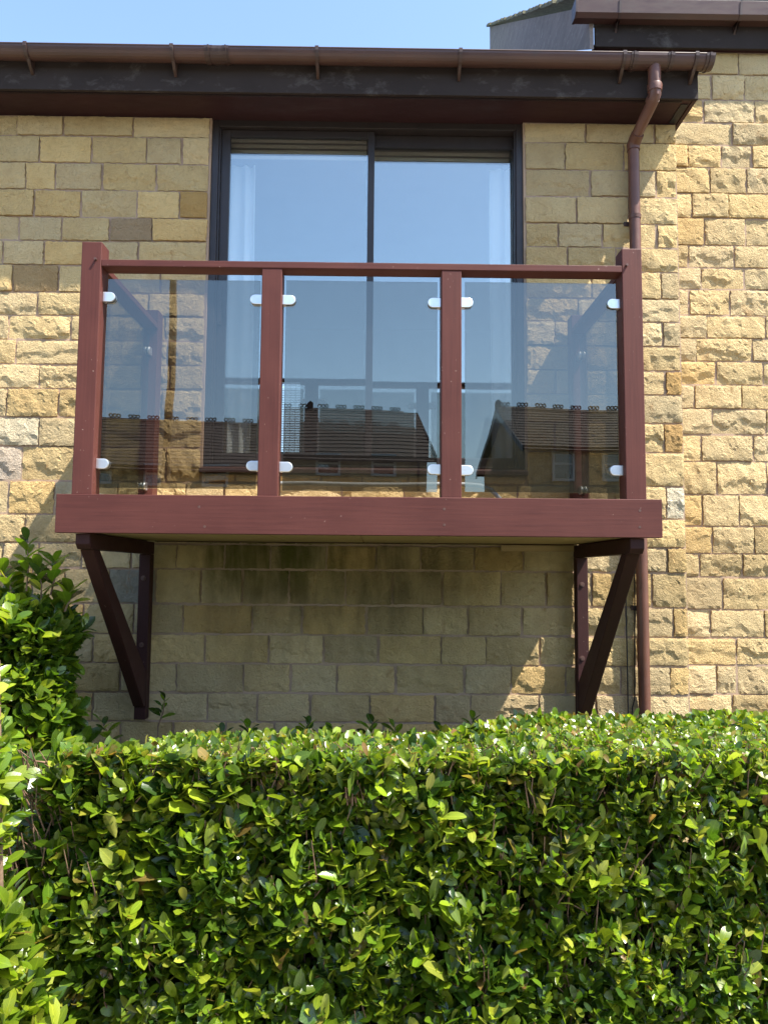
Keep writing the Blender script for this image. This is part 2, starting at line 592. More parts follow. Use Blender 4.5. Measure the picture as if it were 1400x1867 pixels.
def stone_mesh(name, wd, ht, seed, proud=0.027, rough=1.0, side=0.02, right_return=False):
    """one rock-faced stone: chiselled facets, worn arrises; local origin in the middle of its bed face"""
    r = np.random.default_rng(seed)
    nx = int(np.clip(round(wd / 0.016), 5, 20))
    nz = int(np.clip(round(ht / 0.016), 5, 12))
    u = np.linspace(-1, 1, nx)
    v = np.linspace(-1, 1, nz)
    U, V = np.meshgrid(u, v)
    Xp = U * wd / 2
    Zp = V * ht / 2
    rough = rough * r.choice([0.35, 0.6, 0.85, 1.1])
    D = np.full_like(U, proud * r.uniform(0.7, 1.1))
    for k in range(r.integers(2, 5)):                          # chisel facets
        a = r.uniform(0, 2 * math.pi)
        s = r.uniform(0.05, 0.24) * rough
        off = r.uniform(0.020, 0.036)
        D = np.minimum(D, off + s * (np.cos(a) * Xp + np.sin(a) * Zp) * 0.55)
    # an undercut belly below the middle, common on these stones
    if r.random() < 0.62:
        zc = r.uniform(-0.75, 0.0) + 0.25 * np.sin(U * r.uniform(1.5, 4.5) + r.uniform(0, 6)) + 0.12 * np.sin(U * r.uniform(6, 11) + r.uniform(0, 6))
        D -= 0.012 * (0.4 + 0.6 * rough) * 1 / (1 + np.exp(np.clip((V - zc) * 18, -40, 40))) * r.uniform(0.6, 1.3)
    for k in range(3):
        fx, fz, ph = r.uniform(2, 9), r.uniform(2, 7), r.uniform(0, 6)
        D += 0.0011 * rough * np.sin(U * fx * wd * 4 + V * fz * 0.5 + ph)
    D += r.normal(0, 0.0014 * (0.5 + 0.5 * rough), D.shape)
    edge = np.minimum(np.minimum((1 + U) * wd / 2, (1 - U) * wd / 2), np.minimum((1 + V) * ht / 2, (1 - V) * ht / 2))
    D = np.clip(D, 0.007, 0.042)
    D = D * (0.86 + 0.14 * np.clip(edge / 0.012, 0, 1))
    jx = np.where((np.abs(U) > 0.99), r.normal(0, 0.0022, U.shape), r.normal(0, 0.003, U.shape))
    jz = np.where((np.abs(V) > 0.99), r.normal(0, 0.0018, U.shape), r.normal(0, 0.002, U.shape))
    Xp = Xp + jx
    Zp = Zp + jz
    vs = np.stack([Xp, -D, Zp + ht / 2], -1).reshape(-1, 3)
    idx = np.arange(nx * nz).reshape(nz, nx)
    fs = []
    for j in range(nz - 1):
        for i in range(nx - 1):
            a, b, c, d = idx[j, i], idx[j, i + 1], idx[j + 1, i + 1], idx[j + 1, i]
            if r.random() < 0.5:
                fs += [(a, b, c), (a, c, d)]
            else:
                fs += [(a, b, d), (b, c, d)]
    ring = list(idx[0, :]) + list(idx[1:, -1]) + list(idx[-1, :-1][::-1]) + list(idx[1:-1, 0][::-1])
    nb = len(vs)
    back = vs[ring].copy()
    back[:, 1] = side
    vs = np.vstack([vs, back])
    n = len(ring)
    for k in range(n):
        k2 = (k + 1) % n
        fs.append((ring[k], nb + k, nb + k2, ring[k2]))
    me = bpy.data.meshes.new(name)
    me.from_pydata([tuple(p) for p in vs], [], [tuple(int(q) for q in f) for f in fs])
    me.validate()
    me.materials.append(STONE)
    sm = np.ones(len(me.polygons), dtype=bool)
    me.polygons.foreach_set('use_smooth', sm)
    try:
        me.set_sharp_from_angle(angle=rad(11))
    except Exception:
        pass
    me.update()
    return me


PAL = [(0.56, 0.425, 0.215), (0.58, 0.445, 0.235), (0.53, 0.400, 0.200), (0.60, 0.445, 0.210), (0.54, 0.425, 0.240),
       (0.58, 0.410, 0.180), (0.52, 0.405, 0.225), (0.60, 0.470, 0.260)]
STUFF = []      # stones the photograph does not show: joined
counter = {'stone': 0}


def in_view(x0, x1, z0, z1, Y):
    a = pix((x0, Y, z1))
    b = pix((x1, Y, z0))
    return b[0] > 4 and a[0] < 1396 and a[1] < 1335 and b[1] > 0


def lay(parent, x0, x1, z0, z1, Y, seed, col=None, rough=1.0, proud=0.027, stuff=None):
    r = random.Random(seed)
    if col is None:
        c = r.choice(PAL)
        k = r.uniform(0.86, 1.12)
        col = tuple(q * k for q in c)
    me = stone_mesh('stone', x1 - x0, z1 - z0, seed, proud, rough)
    loc = Vector(((x0 + x1) / 2, Y, z0))
    if not in_view(x0, x1, z0, z1, Y):
        stuff.append((me, loc))
        return None
    o = put('stone', me, loc, parent)
    o.color = (*col, 1)
    counter['stone'] += 1
    return o


def join_stuff(items, name, parent, col):
    vs, fs, o = [], [], 0
    for me, loc in items:
        a = np.zeros(len(me.vertices) * 3)
        me.vertices.foreach_get('co', a)
        a = a.reshape(-1, 3) + np.array(loc)
        vs.append(a)
        fs += [tuple(i + o for i in p.vertices) for p in me.polygons]
        o += len(a)
        bpy.data.meshes.remove(me)
    if not vs:
        return
    me = bpy.data.meshes.new(name)
    me.from_pydata([tuple(p) for p in np.vstack(vs)], [], fs)
    me.materials.append(STONE)
    ob = put(name, me, (0, 0, 0), parent, kind='stuff')
    ob.color = (*col, 1)


# courses of the wall, read at x = 190 px; z above the eye
CZ = [2.985, 2.846, 2.662, 2.478, 2.293, 2.133, 1.968, 1.786, 1.632, 1.471, 1.310, 1.153, 0.967, 0.777, 0.557, 0.348,
      0.165, 0.007, -0.212, -0.397, -0.578, -0.758, -0.935, -1.12, -1.30, -1.48, -1.66, -1.75]
# upright joints, photograph pixels
JL = {0: [33, 117, 244], 1: [74, 168.5, 269, 333], 2: [49, 102, 188, 287], 3: [65, 149.5, 251, 328.5], 4: [37, 114, 201.5, 278.5],
      5: [7, 82, 160, 254], 6: [25, 109, 200, 294], 7: [70.6, 170, 273], 8: [131, 218, 302], 9: [31, 160, 222, 306],
      10: [74, 178, 262, 311], 11: [14, 109, 205, 296], 12: [73, 180, 275], 13: [41, 150, 257, 304]}
JR = {0: [1066, 1191], 1: [1029, 1136], 2: [1075, 1194], 3: [1050, 1145], 4: [1016, 1096, 1196], 5: [1034, 1122], 6: [1077, 1204],
      7: [1053, 1140], 8: [1010, 1120, 1207], 9: [1050, 1135], 10: [1012, 1105, 1211], 11: [1045, 1140], 12: [1010, 1110, 1209], 13: [1040, 1130]}
JA = {14: [17, 100, 217, 262, 340, 410, 480, 622, 737, 830, 943, 1040, 1120, 1213], 15: [47, 150, 240, 345, 440, 540, 640, 740, 850, 960, 1060, 1160],
      16: [72, 150, 240, 323, 410, 494, 596, 686, 767, 864, 953, 1045, 1130, 1214], 17: [60, 119, 200, 284, 367, 442, 527, 629, 715, 806, 912, 995, 1077, 1187],
      18: [40, 153, 245, 334, 461, 551, 668, 771, 853, 951, 1048, 1140, 1226], 19: [80, 171, 262, 375, 490, 590, 690, 804, 885, 984, 1090, 1160],
      20: [30, 130, 220, 323, 444, 530, 615, 721, 846, 931, 1031, 1130, 1220], 21: [70, 170, 270, 379, 469, 566, 675, 792, 858, 982, 1085, 1165],
      22: [120, 220, 316, 412, 500, 600, 700, 800, 900, 1000, 1100, 1200]}
SPECIAL = {('L', 3, 4): (0.42, 0.27, 0.10), ('L', 4, 3): (0.32, 0.235, 0.14), ('L', 6, 1): (0.37, 0.26, 0.13), ('L', 12, 0): (0.56, 0.49, 0.34),
           ('L', 13, 0): (0.50, 0.42, 0.33), ('A', 14, 14): (0.60, 0.54, 0.40), ('A', 17, 3): (0.27, 0.245, 0.19), ('R', 12, 3): (0.44, 0.28, 0.11),
           ('R', 10, 3): (0.45, 0.29, 0.11), ('A', 14, 2): (0.46, 0.40, 0.27)}
JT = 0.0068       # half a joint


def course(parent, xs, z0, z1, Y, key, stuff, rough=1.0, proud=0.027):
    for i in range(len(xs) - 1):
        a, b = xs[i] + JT * random.uniform(0.6, 1.5), xs[i + 1] - JT * random.uniform(0.6, 1.5)
        if b - a < 0.03:
            continue
        zz0, zz1 = z0 + JT * random.uniform(0.7, 1.4), z1 - JT * random.uniform(0.7, 1.4)
        k = (key[0], key[1], i - key[2])
        lay(parent, a, b, zz0, zz1, Y, hash((key[1] * 131 + i * 17 + ord(key[0]) * 7)) % 100000, SPECIAL.get(k), rough, proud, stuff)


def fill_left(xs, lim, first):
    """carry the course on to the left of the picture"""
    out = [first]
    while out[-1] - lim > 0.45:
        out.append(out[-1] - random.uniform(0.2, 0.42))
    return [lim] + out[::-1][:-1] + [first] if len(out) > 1 else [lim, first]


for ci in range(len(CZ) - 1):
    z1, z0 = ZC + CZ[ci], ZC + CZ[ci + 1]
    zm = (z0 + z1) / 2
    ym = pix((0, 0, zm))[1]
    rough = 1.0 if ci > 3 else 0.85
    if ci <= 13:
        xs = [X(p, ym - 6, 0) for p in JL[ci]]
        pre = []
        q = xs[0]
        while q - WALL_L > 0.45:
            q -= random.uniform(0.2, 0.42)
            pre.append(q)
        pre = [WALL_L] + pre[::-1]
        n = len(pre)
        course(wall, pre + xs + [WXL - 0.008], z0, z1, 0, ('L', ci, n - 1), STUFF, rough)
        xs = [WXR + 0.008] + [X(p, ym + 5, 0) for p in JR[ci]] + [COR]
        course(wall, xs, z0, z1, 0, ('R', ci, 0), STUFF, rough)
        if ci == 13:
            xs = [WXL - 0.0] + [X(p, ym, 0) for p in (430, 500, 585, 660, 745, 820, 880)] + [WXR]
            course(wall, xs, z0, ZC + 0.612, 0, ('S', ci, 0), STUFF, 1.0, 0.03)
    else:
        jl = JA.get(ci)
        if jl:
            xs = [X(p, ym, 0) for p in jl]
        else:
            xs = list(np.arange(-2.2, 1.8, 0.34) + 0.1 * (ci % 2))
        pre = []
        q = xs[0]
        while q - WALL_L > 0.45:
            q -= random.uniform(0.2, 0.42)
            pre.append(q)
        pre = [WALL_L] + pre[::-1]
        course(wall, pre + xs + [COR], z0, z1, 0, ('A', ci, len(pre) - 1), STUFF, 1.0 if ci < 16 else 0.75, 0.027 if ci != 14 else 0.040)
join_stuff(STUFF, 'stone_courses', wall, PAL[0])

# eaves ---------------------------------------------------------------
YF = -0.285                                  # fascia face
XE = X(1273, 170, YF)                         # its right-hand end
EL = -5.1
sof = MB().box(EL, XE - 0.03, YF + 0.02, 0.02, ZS, ZS + 0.012).build('soffit', SOFFIT, house)
MB().box(EL, XE - 0.09, YF + 0.03, YF + 0.048, ZS - 0.004, ZS - 0.0005).build('soffit_vent', None, sof).data.materials.append(VENT)
vs_ = MB()
xx = -2.6
while xx < XE - 0.1:
    vs_.box(xx, xx + 0.004, YF + 0.03, YF + 0.048, ZS - 0.0062, ZS - 0.0042)
    xx += 0.0095
vs_.build('vent_slats', SOFFIT, sof, kind='stuff')
fas = MB().box(EL, XE, YF, YF + 0.02, ZS - 0.006, ZS + 0.215).build('fascia_board', FASCIA, house, bevel=0.002)
eb = MB().prism([(YF + 0.02, ZS - 0.006), (0.3, ZS - 0.006), (0.3, ZS + 0.4), (YF + 0.02, ZS + 0.2)], XE - 0.028, XE - 0.002, 'x')
eb.build('verge_box', SOFFIT, house, bevel=0.002)
MB().box(XE - 0.085, XE - 0.040, YF + 0.06, -0.03, ZS - 0.005, ZS - 0.001).build('soffit_vent', VENT, sof)
# roof slab behind the gutter
RP = math.tan(rad(30))
rf = MB().prism([(-0.33, ZS + 0.235), (4.2, ZS + 0.235 + 4.53 * RP), (4.2, ZS + 0.16 + 4.53 * RP), (-0.24, ZS + 0.18)], EL, XE + 0.02, 'x')
roof = rf.build('roof', ROOFTILE, house)
for k in range(1, 14):
    y0 = -0.33 + k * 0.33
    z0 = ZS + 0.235 + (y0 + 0.33) * RP
    MB().prism([(y0 - 0.02, z0 + 0.004), (y0 - 0.02, z0 + 0.024), (y0 + 0.3, z0 + 0.3 * RP + 0.022), (y0 + 0.3, z0 + 0.3 * RP + 0.006)],
               EL, XE + 0.02, 'x').build('tile_course', ROOFTILE, roof)

# gutter: half round, open on top
GY, GZ, GR = -0.348, ZC + 3.195, 0.060


def half_round(r0, r1, y, z, n=12, lip=True):
    pts = [(y - r1 * math.cos(math.pi * k / n), z - r1 * math.sin(math.pi * k / n)) for k in range(n + 1)]
    pin = [(y - r0 * math.cos(math.pi * k / n), z - r0 * math.sin(math.pi * k / n)) for k in range(n + 1)]
    return pts + pin[::-1]


def half_tube(mb, r0, r1, x0, x1, y, z, n=12):
    o = [(y - r1 * math.cos(math.pi * k / n), z - r1 * math.sin(math.pi * k / n)) for k in range(n + 1)]
    i = [(y - r0 * math.cos(math.pi * k / n), z - r0 * math.sin(math.pi * k / n)) for k in range(n + 1)]
    for k in range(n):
        q = [o[k], o[k + 1], i[k + 1], i[k]]
        mb.add([(x0, *p) for p in q] + [(x1, *p) for p in q],
               [(0, 1, 5, 4), (2, 3, 7, 6)] + ([(0, 1, 2, 3), (4, 7, 6, 5)]))
    mb.add([(x0, *o[0]), (x1, *o[0]), (x1, *i[0]), (x0, *i[0])], [(0, 1, 2, 3)])
    mb.add([(x0, *o[-1]), (x1, *o[-1]), (x1, *i[-1]), (x0, *i[-1])], [(0, 1, 2, 3)])
    return mb


XG = X(1303, 115, GY - GR)
gm = half_tube(MB(), GR - 0.003, GR, EL, XG, GY, GZ)
gm.tube([(EL, GY - GR + 0.001, GZ + 0.001), (XG, GY - GR + 0.001, GZ + 0.001)], 0.0045, 8)
gut = gm.build('gutter', GUTTER, house, smooth=True)


def gut_x(px):
    return X(px, 115, GY - GR)


for px in (-150, 43, 311, 577, 840, 1140, 1272):
    xg = gut_x(px)
    b = half_tube(MB(), GR + 0.0005, GR + 0.009, xg - 0.011, xg + 0.011, GY, GZ, 12)
    b.box(xg - 0.011, xg + 0.011, GY - GR - 0.004, GY - GR + 0.009, GZ - 0.002, GZ + 0.011)
    b.prism([(GY - 0.02, GZ - GR - 0.002), (YF - 0.004, GZ - 0.02), (YF - 0.001, GZ - 0.02), (YF - 0.001, GZ - GR - 0.06),
             (YF - 0.010, GZ - GR - 0.06)], xg - 0.009, xg + 0.009, 'x')
    b.build('gutter_bracket', GUTTER_FIT, gut, smooth=True)
for pa, pb in ((371, 386), (404, 416), (1152, 1164), (1219, 1231), (1289, 1304)):
    a, c = gut_x(pa), gut_x(pb)
    b = half_tube(MB(), GR + 0.0004, GR + 0.0065, a, c, GY, GZ + 0.002, 12)
    mid = (a + c) / 2
    half_tube(b, GR + 0.0004, GR + 0.012, mid - 0.005, mid + 0.005, GY, GZ + 0.002, 12)
    if pb == 1304:
        b.prism(half_round(0.0, GR + 0.006, GY, GZ + 0.002), c, c + 0.004, 'x')
    b.build('gutter_clip', GUTTER_FIT, gut, smooth=True)
half_tube(MB(), GR + 0.0003, GR + 0.0050, gut_x(386), gut_x(404), GY, GZ, 12).build('gutter_union', GUTTER_FIT, gut, smooth=True)
half_tube(MB(), GR + 0.0003, GR + 0.004, gut_x(1164), gut_x(1219), GY, GZ, 12).build('gutter_outlet', GUTTER, gut, smooth=True)

# downpipe with its swan neck
DY = -0.075
DX = (X(1155, 330, DY) + X(1173, 1150, DY)) / 2
xo = X(1193, 140, GY)
z_b = Z(1193, 172, GY)
z_t = Z(1157, 262, DY)
r_p = 0.036
path = [(xo, GY, GZ - GR + 0.03), (xo, GY, GZ - GR - 0.02), (xo, GY + 0.002, z_b)]
q0 = Vector((xo, GY, z_b))
q1 = Vector((DX, DY, z_t))
path += [q0 + (q1 - q0) * 0.10 + Vector((0, 0, -0.012)), q0 + (q1 - q0) * 0.9 + Vector((0, 0, 0.012)), (DX, DY, z_t - 0.03), (DX, DY, z_t - 0.12), (DX, DY, 0.05)]
dp = MB().tube(path, [r_p * 1.08] * 3 + [r_p] * 2 + [r_p] * 3, 20).build('downpipe', PIPE, house, smooth=True, origin=(DX, DY, 0.05))


def collar(pts, r):
    MB().tube(pts, r, 20).build('pipe_collar', PIPE, dp, smooth=True)


collar([(xo, GY, z_b + 0.065), (xo, GY, z_b + 0.055), (xo, GY, z_b + 0.02)], [r_p + 0.008, r_p + 0.010, r_p + 0.006])
dirn = (q1 - q0).normalized()
collar([q0 + dirn * 0.02, q0 + dirn * 0.05], [r_p + 0.006, r_p + 0.004])
collar([q1 - dirn * 0.07, q1 - dirn * 0.03, q1 + Vector((0, 0, -0.01)), q1 + Vector((0, 0, -0.045))], [r_p + 0.005, r_p + 0.007, r_p + 0.007, r_p + 0.005])
zc = Z(1156, 396, DY)
collar([(DX, DY, zc + 0.012), (DX, DY, zc - 0.012)], [r_p + 0.006, r_p + 0.003])
MB().box(DX - 0.055, DX + 0.055, -0.03, -0.006, zc - 0.035, zc - 0.008).build('pipe_clip', GUTTER_FIT, dp)
zc2 = Z(1175, 1105, DY)
MB().box(DX - 0.055, DX + 0.055, -0.03, -0.006, zc2 - 0.03, zc2).build('pipe_clip', GUTTER_FIT, dp)

# the sliding window -----------------------------------------------------
FY = 0.012
wv = MB()
T = 0.045
wv.box(WXL, WXL + T, FY, FY + 0.11, WZB, WZT)
wv.box(WXR - T, WXR, FY, FY + 0.11, WZB, WZT)
wv.box(WXL + T, WXR - T, FY, FY + 0.11, WZT - 0.055, WZT)
wv.box(WXL + T, WXR - T, FY + 0.002, FY + 0.11, WZB, WZB + 0.012)
wf = wv.build('window_frame', FRAME, house, bevel=0.003)
wb = MB()
wb.box(WXL + T, WXL + T + 0.012, FY + 0.012, FY + 0.03, WZB + 0.012, WZT - 0.055)
wb.box(WXR - T - 0.012, WXR - T, FY + 0.012, FY + 0.03, WZB + 0.012, WZT - 0.055)
wb.build('glazing_bead', FRAME, wf, bevel=0.002)


def sash(name, x0, x1, yy, z0, z1, stl, str_, top, bot):
    m = MB()
    m.box(x0, x0 + stl, yy, yy + 0.035, z0, z1)
    m.box(x1 - str_, x1, yy, yy + 0.035, z0, z1)
    m.box(x0 + stl, x1 - str_, yy + 0.001, yy + 0.034, z1 - top, z1)
    m.box(x0 + stl, x1 - str_, yy + 0.001, yy + 0.034, z0, z0 + bot)
    s = m.build(name, FRAME, house, bevel=0.002)
    g = MB().box(x0 + stl, x1 - str_, yy + 0.012, yy + 0.022, z0 + bot, z1 - top)
    g.build('pane', WINGLASS, s)
    MB().box(x0 + stl, x1 - str_, yy + 0.006, yy + 0.011, z1 - top - 0.004, z1 - top).build('gasket', VENT, s)
    MB().box(x0 + stl, x1 - str_, yy + 0.006, yy + 0.011, z0 + bot, z0 + bot + 0.004).build('gasket', VENT, s)
    return s


xm0, xm1 = X(670, 360, FY + 0.03), X(682, 360, FY + 0.03)
sash('sliding_sash', WXL + T + 0.012, xm1, FY + 0.032, WZB + 0.018, WZT - 0.058, X(419, 300, FY + 0.03) - (WXL + T + 0.012), xm1 - xm0, 0.045, 0.070)
sash('fixed_sash', xm0 - 0.01, WXR - T - 0.012, FY + 0.070, WZB + 0.014, WZT - 0.058, 0.03, (WXR - T - 0.012) - X(935, 300, FY + 0.07), 0.085, 0.062)
sl = MB().prism([(-0.050, WZB - 0.048), (-0.050, WZB - 0.022), (FY - 0.002, WZB - 0.002), (0.12, WZB - 0.002), (0.12, WZB - 0.048)], WXL - 0.01, WXR + 0.01, 'x')
sl.build('window_sill', SILL, house, bevel=0.003)
# window handle
hx = X(399, 560, FY)
hb = MB().box(hx - 0.012, hx + 0.012, FY + 0.008, FY + 0.031, Z(399, 590, FY), Z(399, 520, FY))
hb.build('window_handle', FRAME, wf, bevel=0.003)

# room behind the glass
RX0, RX1, RY0, RY1, RZ0, RZ1 = -1.9, 1.8, 0.26, 4.2, ZC + 0.35, ZC + 2.98
bw0, bw1 = X(500, 750, RY1), X(547, 750, RY1)
bz0, bz1 = Z(530, 824, RY1), Z(530, 694, RY1)
rm = MB()
rm.box(RX0 - 0.1, RX1 + 0.1, RY0, RY1 + 0.1, RZ0 - 0.1, RZ0)
rm.box(RX0 - 0.1, RX1 + 0.1, RY0, RY1 + 0.1, RZ1, RZ1 + 0.1)
rm.box(RX0 - 0.1, RX0, RY0, RY1 + 0.1, RZ0, RZ1)
rm.box(RX1, RX1 + 0.1, RY0, RY1 + 0.1, RZ0, RZ1)
rm.box(RX0, bw0, RY1, RY1 + 0.1, RZ0, RZ1)
rm.box(bw1, RX1, RY1, RY1 + 0.1, RZ0, RZ1)
rm.box(bw0, bw1, RY1, RY1 + 0.1, RZ0, bz0)
rm.box(bw0, bw1, RY1, RY1 + 0.1, bz1, RZ1)
room = rm.build('interior_wall', ROOMWALL, house)
gr = MB()
n = 30
for k in range(n + 1):
    zz = bz0 + (bz1 - bz0) * k / n
    gr.box(bw0, bw1, RY1 + 0.02, RY1 + 0.028, zz - 0.004, zz + 0.004)
for k in range(1, 5):
    xx = bw0 + (bw1 - bw0) * k / 5
    gr.box(xx - 0.003, xx + 0.003, RY1 + 0.03, RY1 + 0.036, bz0, bz1)
gr.build('rear_window_bars', FRAME, room)


def curtain(x0, x1, y, z0, z1, seed, label):
    r = random.Random(seed)
    n, nz = 60, 8
    vs, fs = [], []
    ph = r.uniform(0, 6)
    for j in range(nz + 1):
        t = j / nz
        for i in range(n + 1):
            s = i / n
            xx = x0 + (x1 - x0) * s + 0.006 * math.sin(6 * t + s * 5)
            yy = y + 0.015 * math.sin(s * 2 * math.pi * 2.5 + ph + 0.6 * t) + 0.004 * math.sin(s * 23 + t * 2)
            vs.append((xx, yy, z0 + (z1 - z0) * t))
    for j in range(nz):
        for i in range(n):
            a = j * (n + 1) + i
            fs.append((a, a + 1, a + n + 2, a + n + 1))
    m = MB().add(vs, fs)
    o = m.build('curtain', CURTAIN, smooth=True)
    sd = o.modifiers.new('thick', 'SOLIDIFY')
    sd.thickness = 0.002
    tag(o, label, 'curtain', 'white curtains behind the window')


curtain(X(408, 600, 0.26), X(462, 600, 0.26), 0.24, RZ0 + 0.04, ZC + 2.80, 1, 'white curtain hanging inside the left edge of the window')
curtain(X(893, 600, 0.26), X(945, 600, 0.26), 0.24, RZ0 + 0.04, ZC + 2.80, 2, 'white curtain hanging inside the right edge of the window')
bl = MB()
for k in range(4):
    zz = Z(540, 290, 0.18) + k * 0.040
    bl.prism([(0.178, zz), (0.192, zz + 0.004), (0.192, zz + 0.031), (0.178, zz + 0.024)], WXL + 0.06, WXR - 0.06, 'x')
tag(bl.build('roller_blind', BLIND, bevel=0.003), 'raised beige blind stacked behind the top of the window', 'blind')

# ------------------------------------------------------------------ neighbouring house, set back
NY = 0.40
nb = thing('neighbouring_house', (3.6, 3.0, 0), 'set-back sandstone house with higher brown eaves, right of the downpipe', 'house')
NZS = Z(1350, 97, NY)
nwx0 = COR - 0.3
nwx1 = 5.2
nwm = MB()
nwm.box(nwx0, nwx1, NY - 0.006, NY + 0.25, 0, NZS + 0.2)
nw = nwm.build('wall', MORTAR, nb, origin=(nwx0, NY, 0))
NC = [98, 138, 183.5, 225, 266, 306.5, 354, 399, 448.7, 489.5, 529, 576, 618, 659.5, 702.5, 745.8, 793, 842, 902, 959.5, 1009.8, 1052.5, 1111.5, 1162.5, 1212.5, 1265.5, 1312, 1360]
NJ = [[1344], [1296, 1355], [1281, 1374], [1333.5], [1252, 1313], [1292, 1359], [1259.5, 1326], [1282.7, 1358], [1254, 1337], [1277, 1355.6], [1255, 1329], [1287.5, 1394],
      [1268, 1370], [1303.6, 1389], [1265, 1350], [1297, 1393.6], [1277, 1371], [1304.6, 1396], [1278.6, 1346], [1297, 1373], [1274, 1351], [1316], [1294, 1391], [1340],
      [1304, 1342], [1334], [1290, 1370]]
STUFF2 = []
for ci, jl in enumerate(NJ):
    z1, z0 = Z(1310, NC[ci], NY), Z(1310, NC[ci + 1], NY)
    ym = (NC[ci] + NC[ci + 1]) / 2
    xs = [X(p, ym, NY) for p in jl]
    pre = [COR - 0.02 - 0.22 * random.random()]
    x = xs[-1]
    while x < nwx1 - 0.45:
        x += random.uniform(0.22, 0.42)
        xs.append(x)
    course(nw, pre + xs + [nwx1], z0, z1, NY, ('N', ci, 0), STUFF2, 1.0)
join_stuff(STUFF2, 'stone_courses', nw, PAL[0])
NF = NY - 0.075
nfx = X(1077, 70, NF)
zfb = Z(1240, 86, NF)
zft = zfb + 0.26
MB().box(nfx + 0.03, nwx1 + 0.2, NF, NF + 0.022, zfb, zft).build('fascia_board', FASCIA, nb, bevel=0.003)
MB().box(nfx + 0.03, nwx1 + 0.2, NF + 0.022, NY + 0.01, zfb + 0.02, zfb + 0.032).build('soffit', SOFFIT, nb)
# squared gutter
ngz = Z(1250, 30, NF - 0.10)
nx0 = X(1051, 20, NF - 0.11)
prof = [(NF - 0.001, ngz + 0.115), (NF - 0.001, ngz + 0.012), (NF - 0.075, ngz), (NF - 0.105, ngz + 0.022), (NF - 0.118, ngz + 0.115), (NF - 0.112, ngz + 0.118),
        (NF - 0.100, ngz + 0.026), (NF - 0.074, ngz + 0.006), (NF - 0.006, ngz + 0.016), (NF - 0.006, ngz + 0.115)]
ng = MB().prism(prof, nx0, nwx1 + 0.2, 'x').build('gutter', GUTTER, nb, bevel=0.001)
MB().prism([(NF - 0.0005, ngz + 0.122), (NF - 0.0005, ngz + 0.008), (NF - 0.076, ngz - 0.004), (NF - 0.109, ngz + 0.020), (NF - 0.123, ngz + 0.122)],
           nx0 - 0.006, nx0 + 0.012, 'x').build('gutter_stop_end', GUTTER_FIT, ng, bevel=0.001)
for px in (1130, 1350):
    xg = X(px, 20, NF - 0.1)
    MB().prism([(p[0] - (0.003 if p[0] < NF - 0.01 else 0), p[1] - 0.003) for p in prof[:5]] + [(NF - 0.001, ngz - 0.05)], xg - 0.008, xg + 0.008, 'x').build('gutter_bracket', GUTTER_FIT, ng)
# bargeboard and verge running back up the slope
yr = 4.9
zr = Z(907, 48, yr)
xb = nfx
ztop = zft + 0.06
bb = MB().prism([(NF - 0.01, zfb - 0.03), (NF - 0.01, ztop - 0.02), (yr, zr), (yr, zr - 0.42)], xb - 0.012, xb + 0.018, 'x')
bbo = bb.build('bargeboard', GREYBOARD, nb, bevel=0.002)
# slate verge: overlapping tile ends along the slope
dy, dz = yr - (NF - 0.1), zr - ztop
L = math.hypot(dy, dz)
nt = 30
rs = MB().prism([(NF - 0.10, ztop + 0.005), (yr, zr + 0.005), (yr, zr + 0.04), (NF - 0.10, ztop + 0.04)], xb + 0.06, nwx1 + 0.3, 'x')
nroof = rs.build('roof', ROOFTILE, nb)
for k in range(nt):
    t0, t1 = k / nt, (k + 1.25) / nt
    y0, z0_ = NF - 0.1 + dy * t0, ztop + dz * t0
    y1, z1_ = NF - 0.1 + dy * min(t1, 1), ztop + dz * min(t1, 1)
    jit = random.uniform(-0.03, 0.012)
    m = MB().prism([(y0, z0_ + 0.012), (y1, z1_ - 0.004), (y1, z1_ + 0.022), (y0, z0_ + 0.046)], xb - 0.045 + jit, xb + 0.25, 'x')
    m.build('roof_tile', MOSSTILE, nroof)

# ------------------------------------------------------------------ balcony
DP = -1.104              # front face of the posts
DF = -1.118              # front face of the front board
PT = ZC + 1.629          # post tops
FZT, FZB = ZC + 0.3616, ZC + 0.174
FXL, FXR = X(101, 930, DF), X(1207.5, 940, DF)
LX, RX = -1.481, 1.2165  # outer/inner x of the end posts (left faces)
bal = thing('balcony', ((FXL + FXR) / 2, -0.55, FZB), 'maroon timber balcony with smoked glass panels on wall brackets', 'balcony')
S = 0.1
fb = MB().box(FXL, FXR, DF, DF + 0.035, FZB, FZT).build('front_board', PAINT, bal, bevel=0.003)
for px, py in ((363, 924), (373, 960), (810, 928), (810, 957), (1166.5, 931), (1166.5, 961)):
    c = P(px, py, DF)
    MB().tube([(c.x, DF + 0.002, c.z), (c.x, DF - 0.0008, c.z)], 0.0065, 12).build('screw', BOLT, fb)
for xx in (LX + 0.012, RX + S - 0.012 - 0.035):
    MB().box(xx, xx + 0.035, DF + 0.0355, -0.045, FZB + 0.004, FZT - 0.004).build('side_board', PAINT, bal, bevel=0.003)
RZT, RZB = ZC + 1.540, ZC + 1.506


def post(x, y, z0, z1, name='post', mat=PAINT_V):
    # the head is cut to a slight slope on top
    m = MB().box(x, x + S, y, y + S, z0, z1)
    return m.build(name, mat, bal, bevel=0.004)


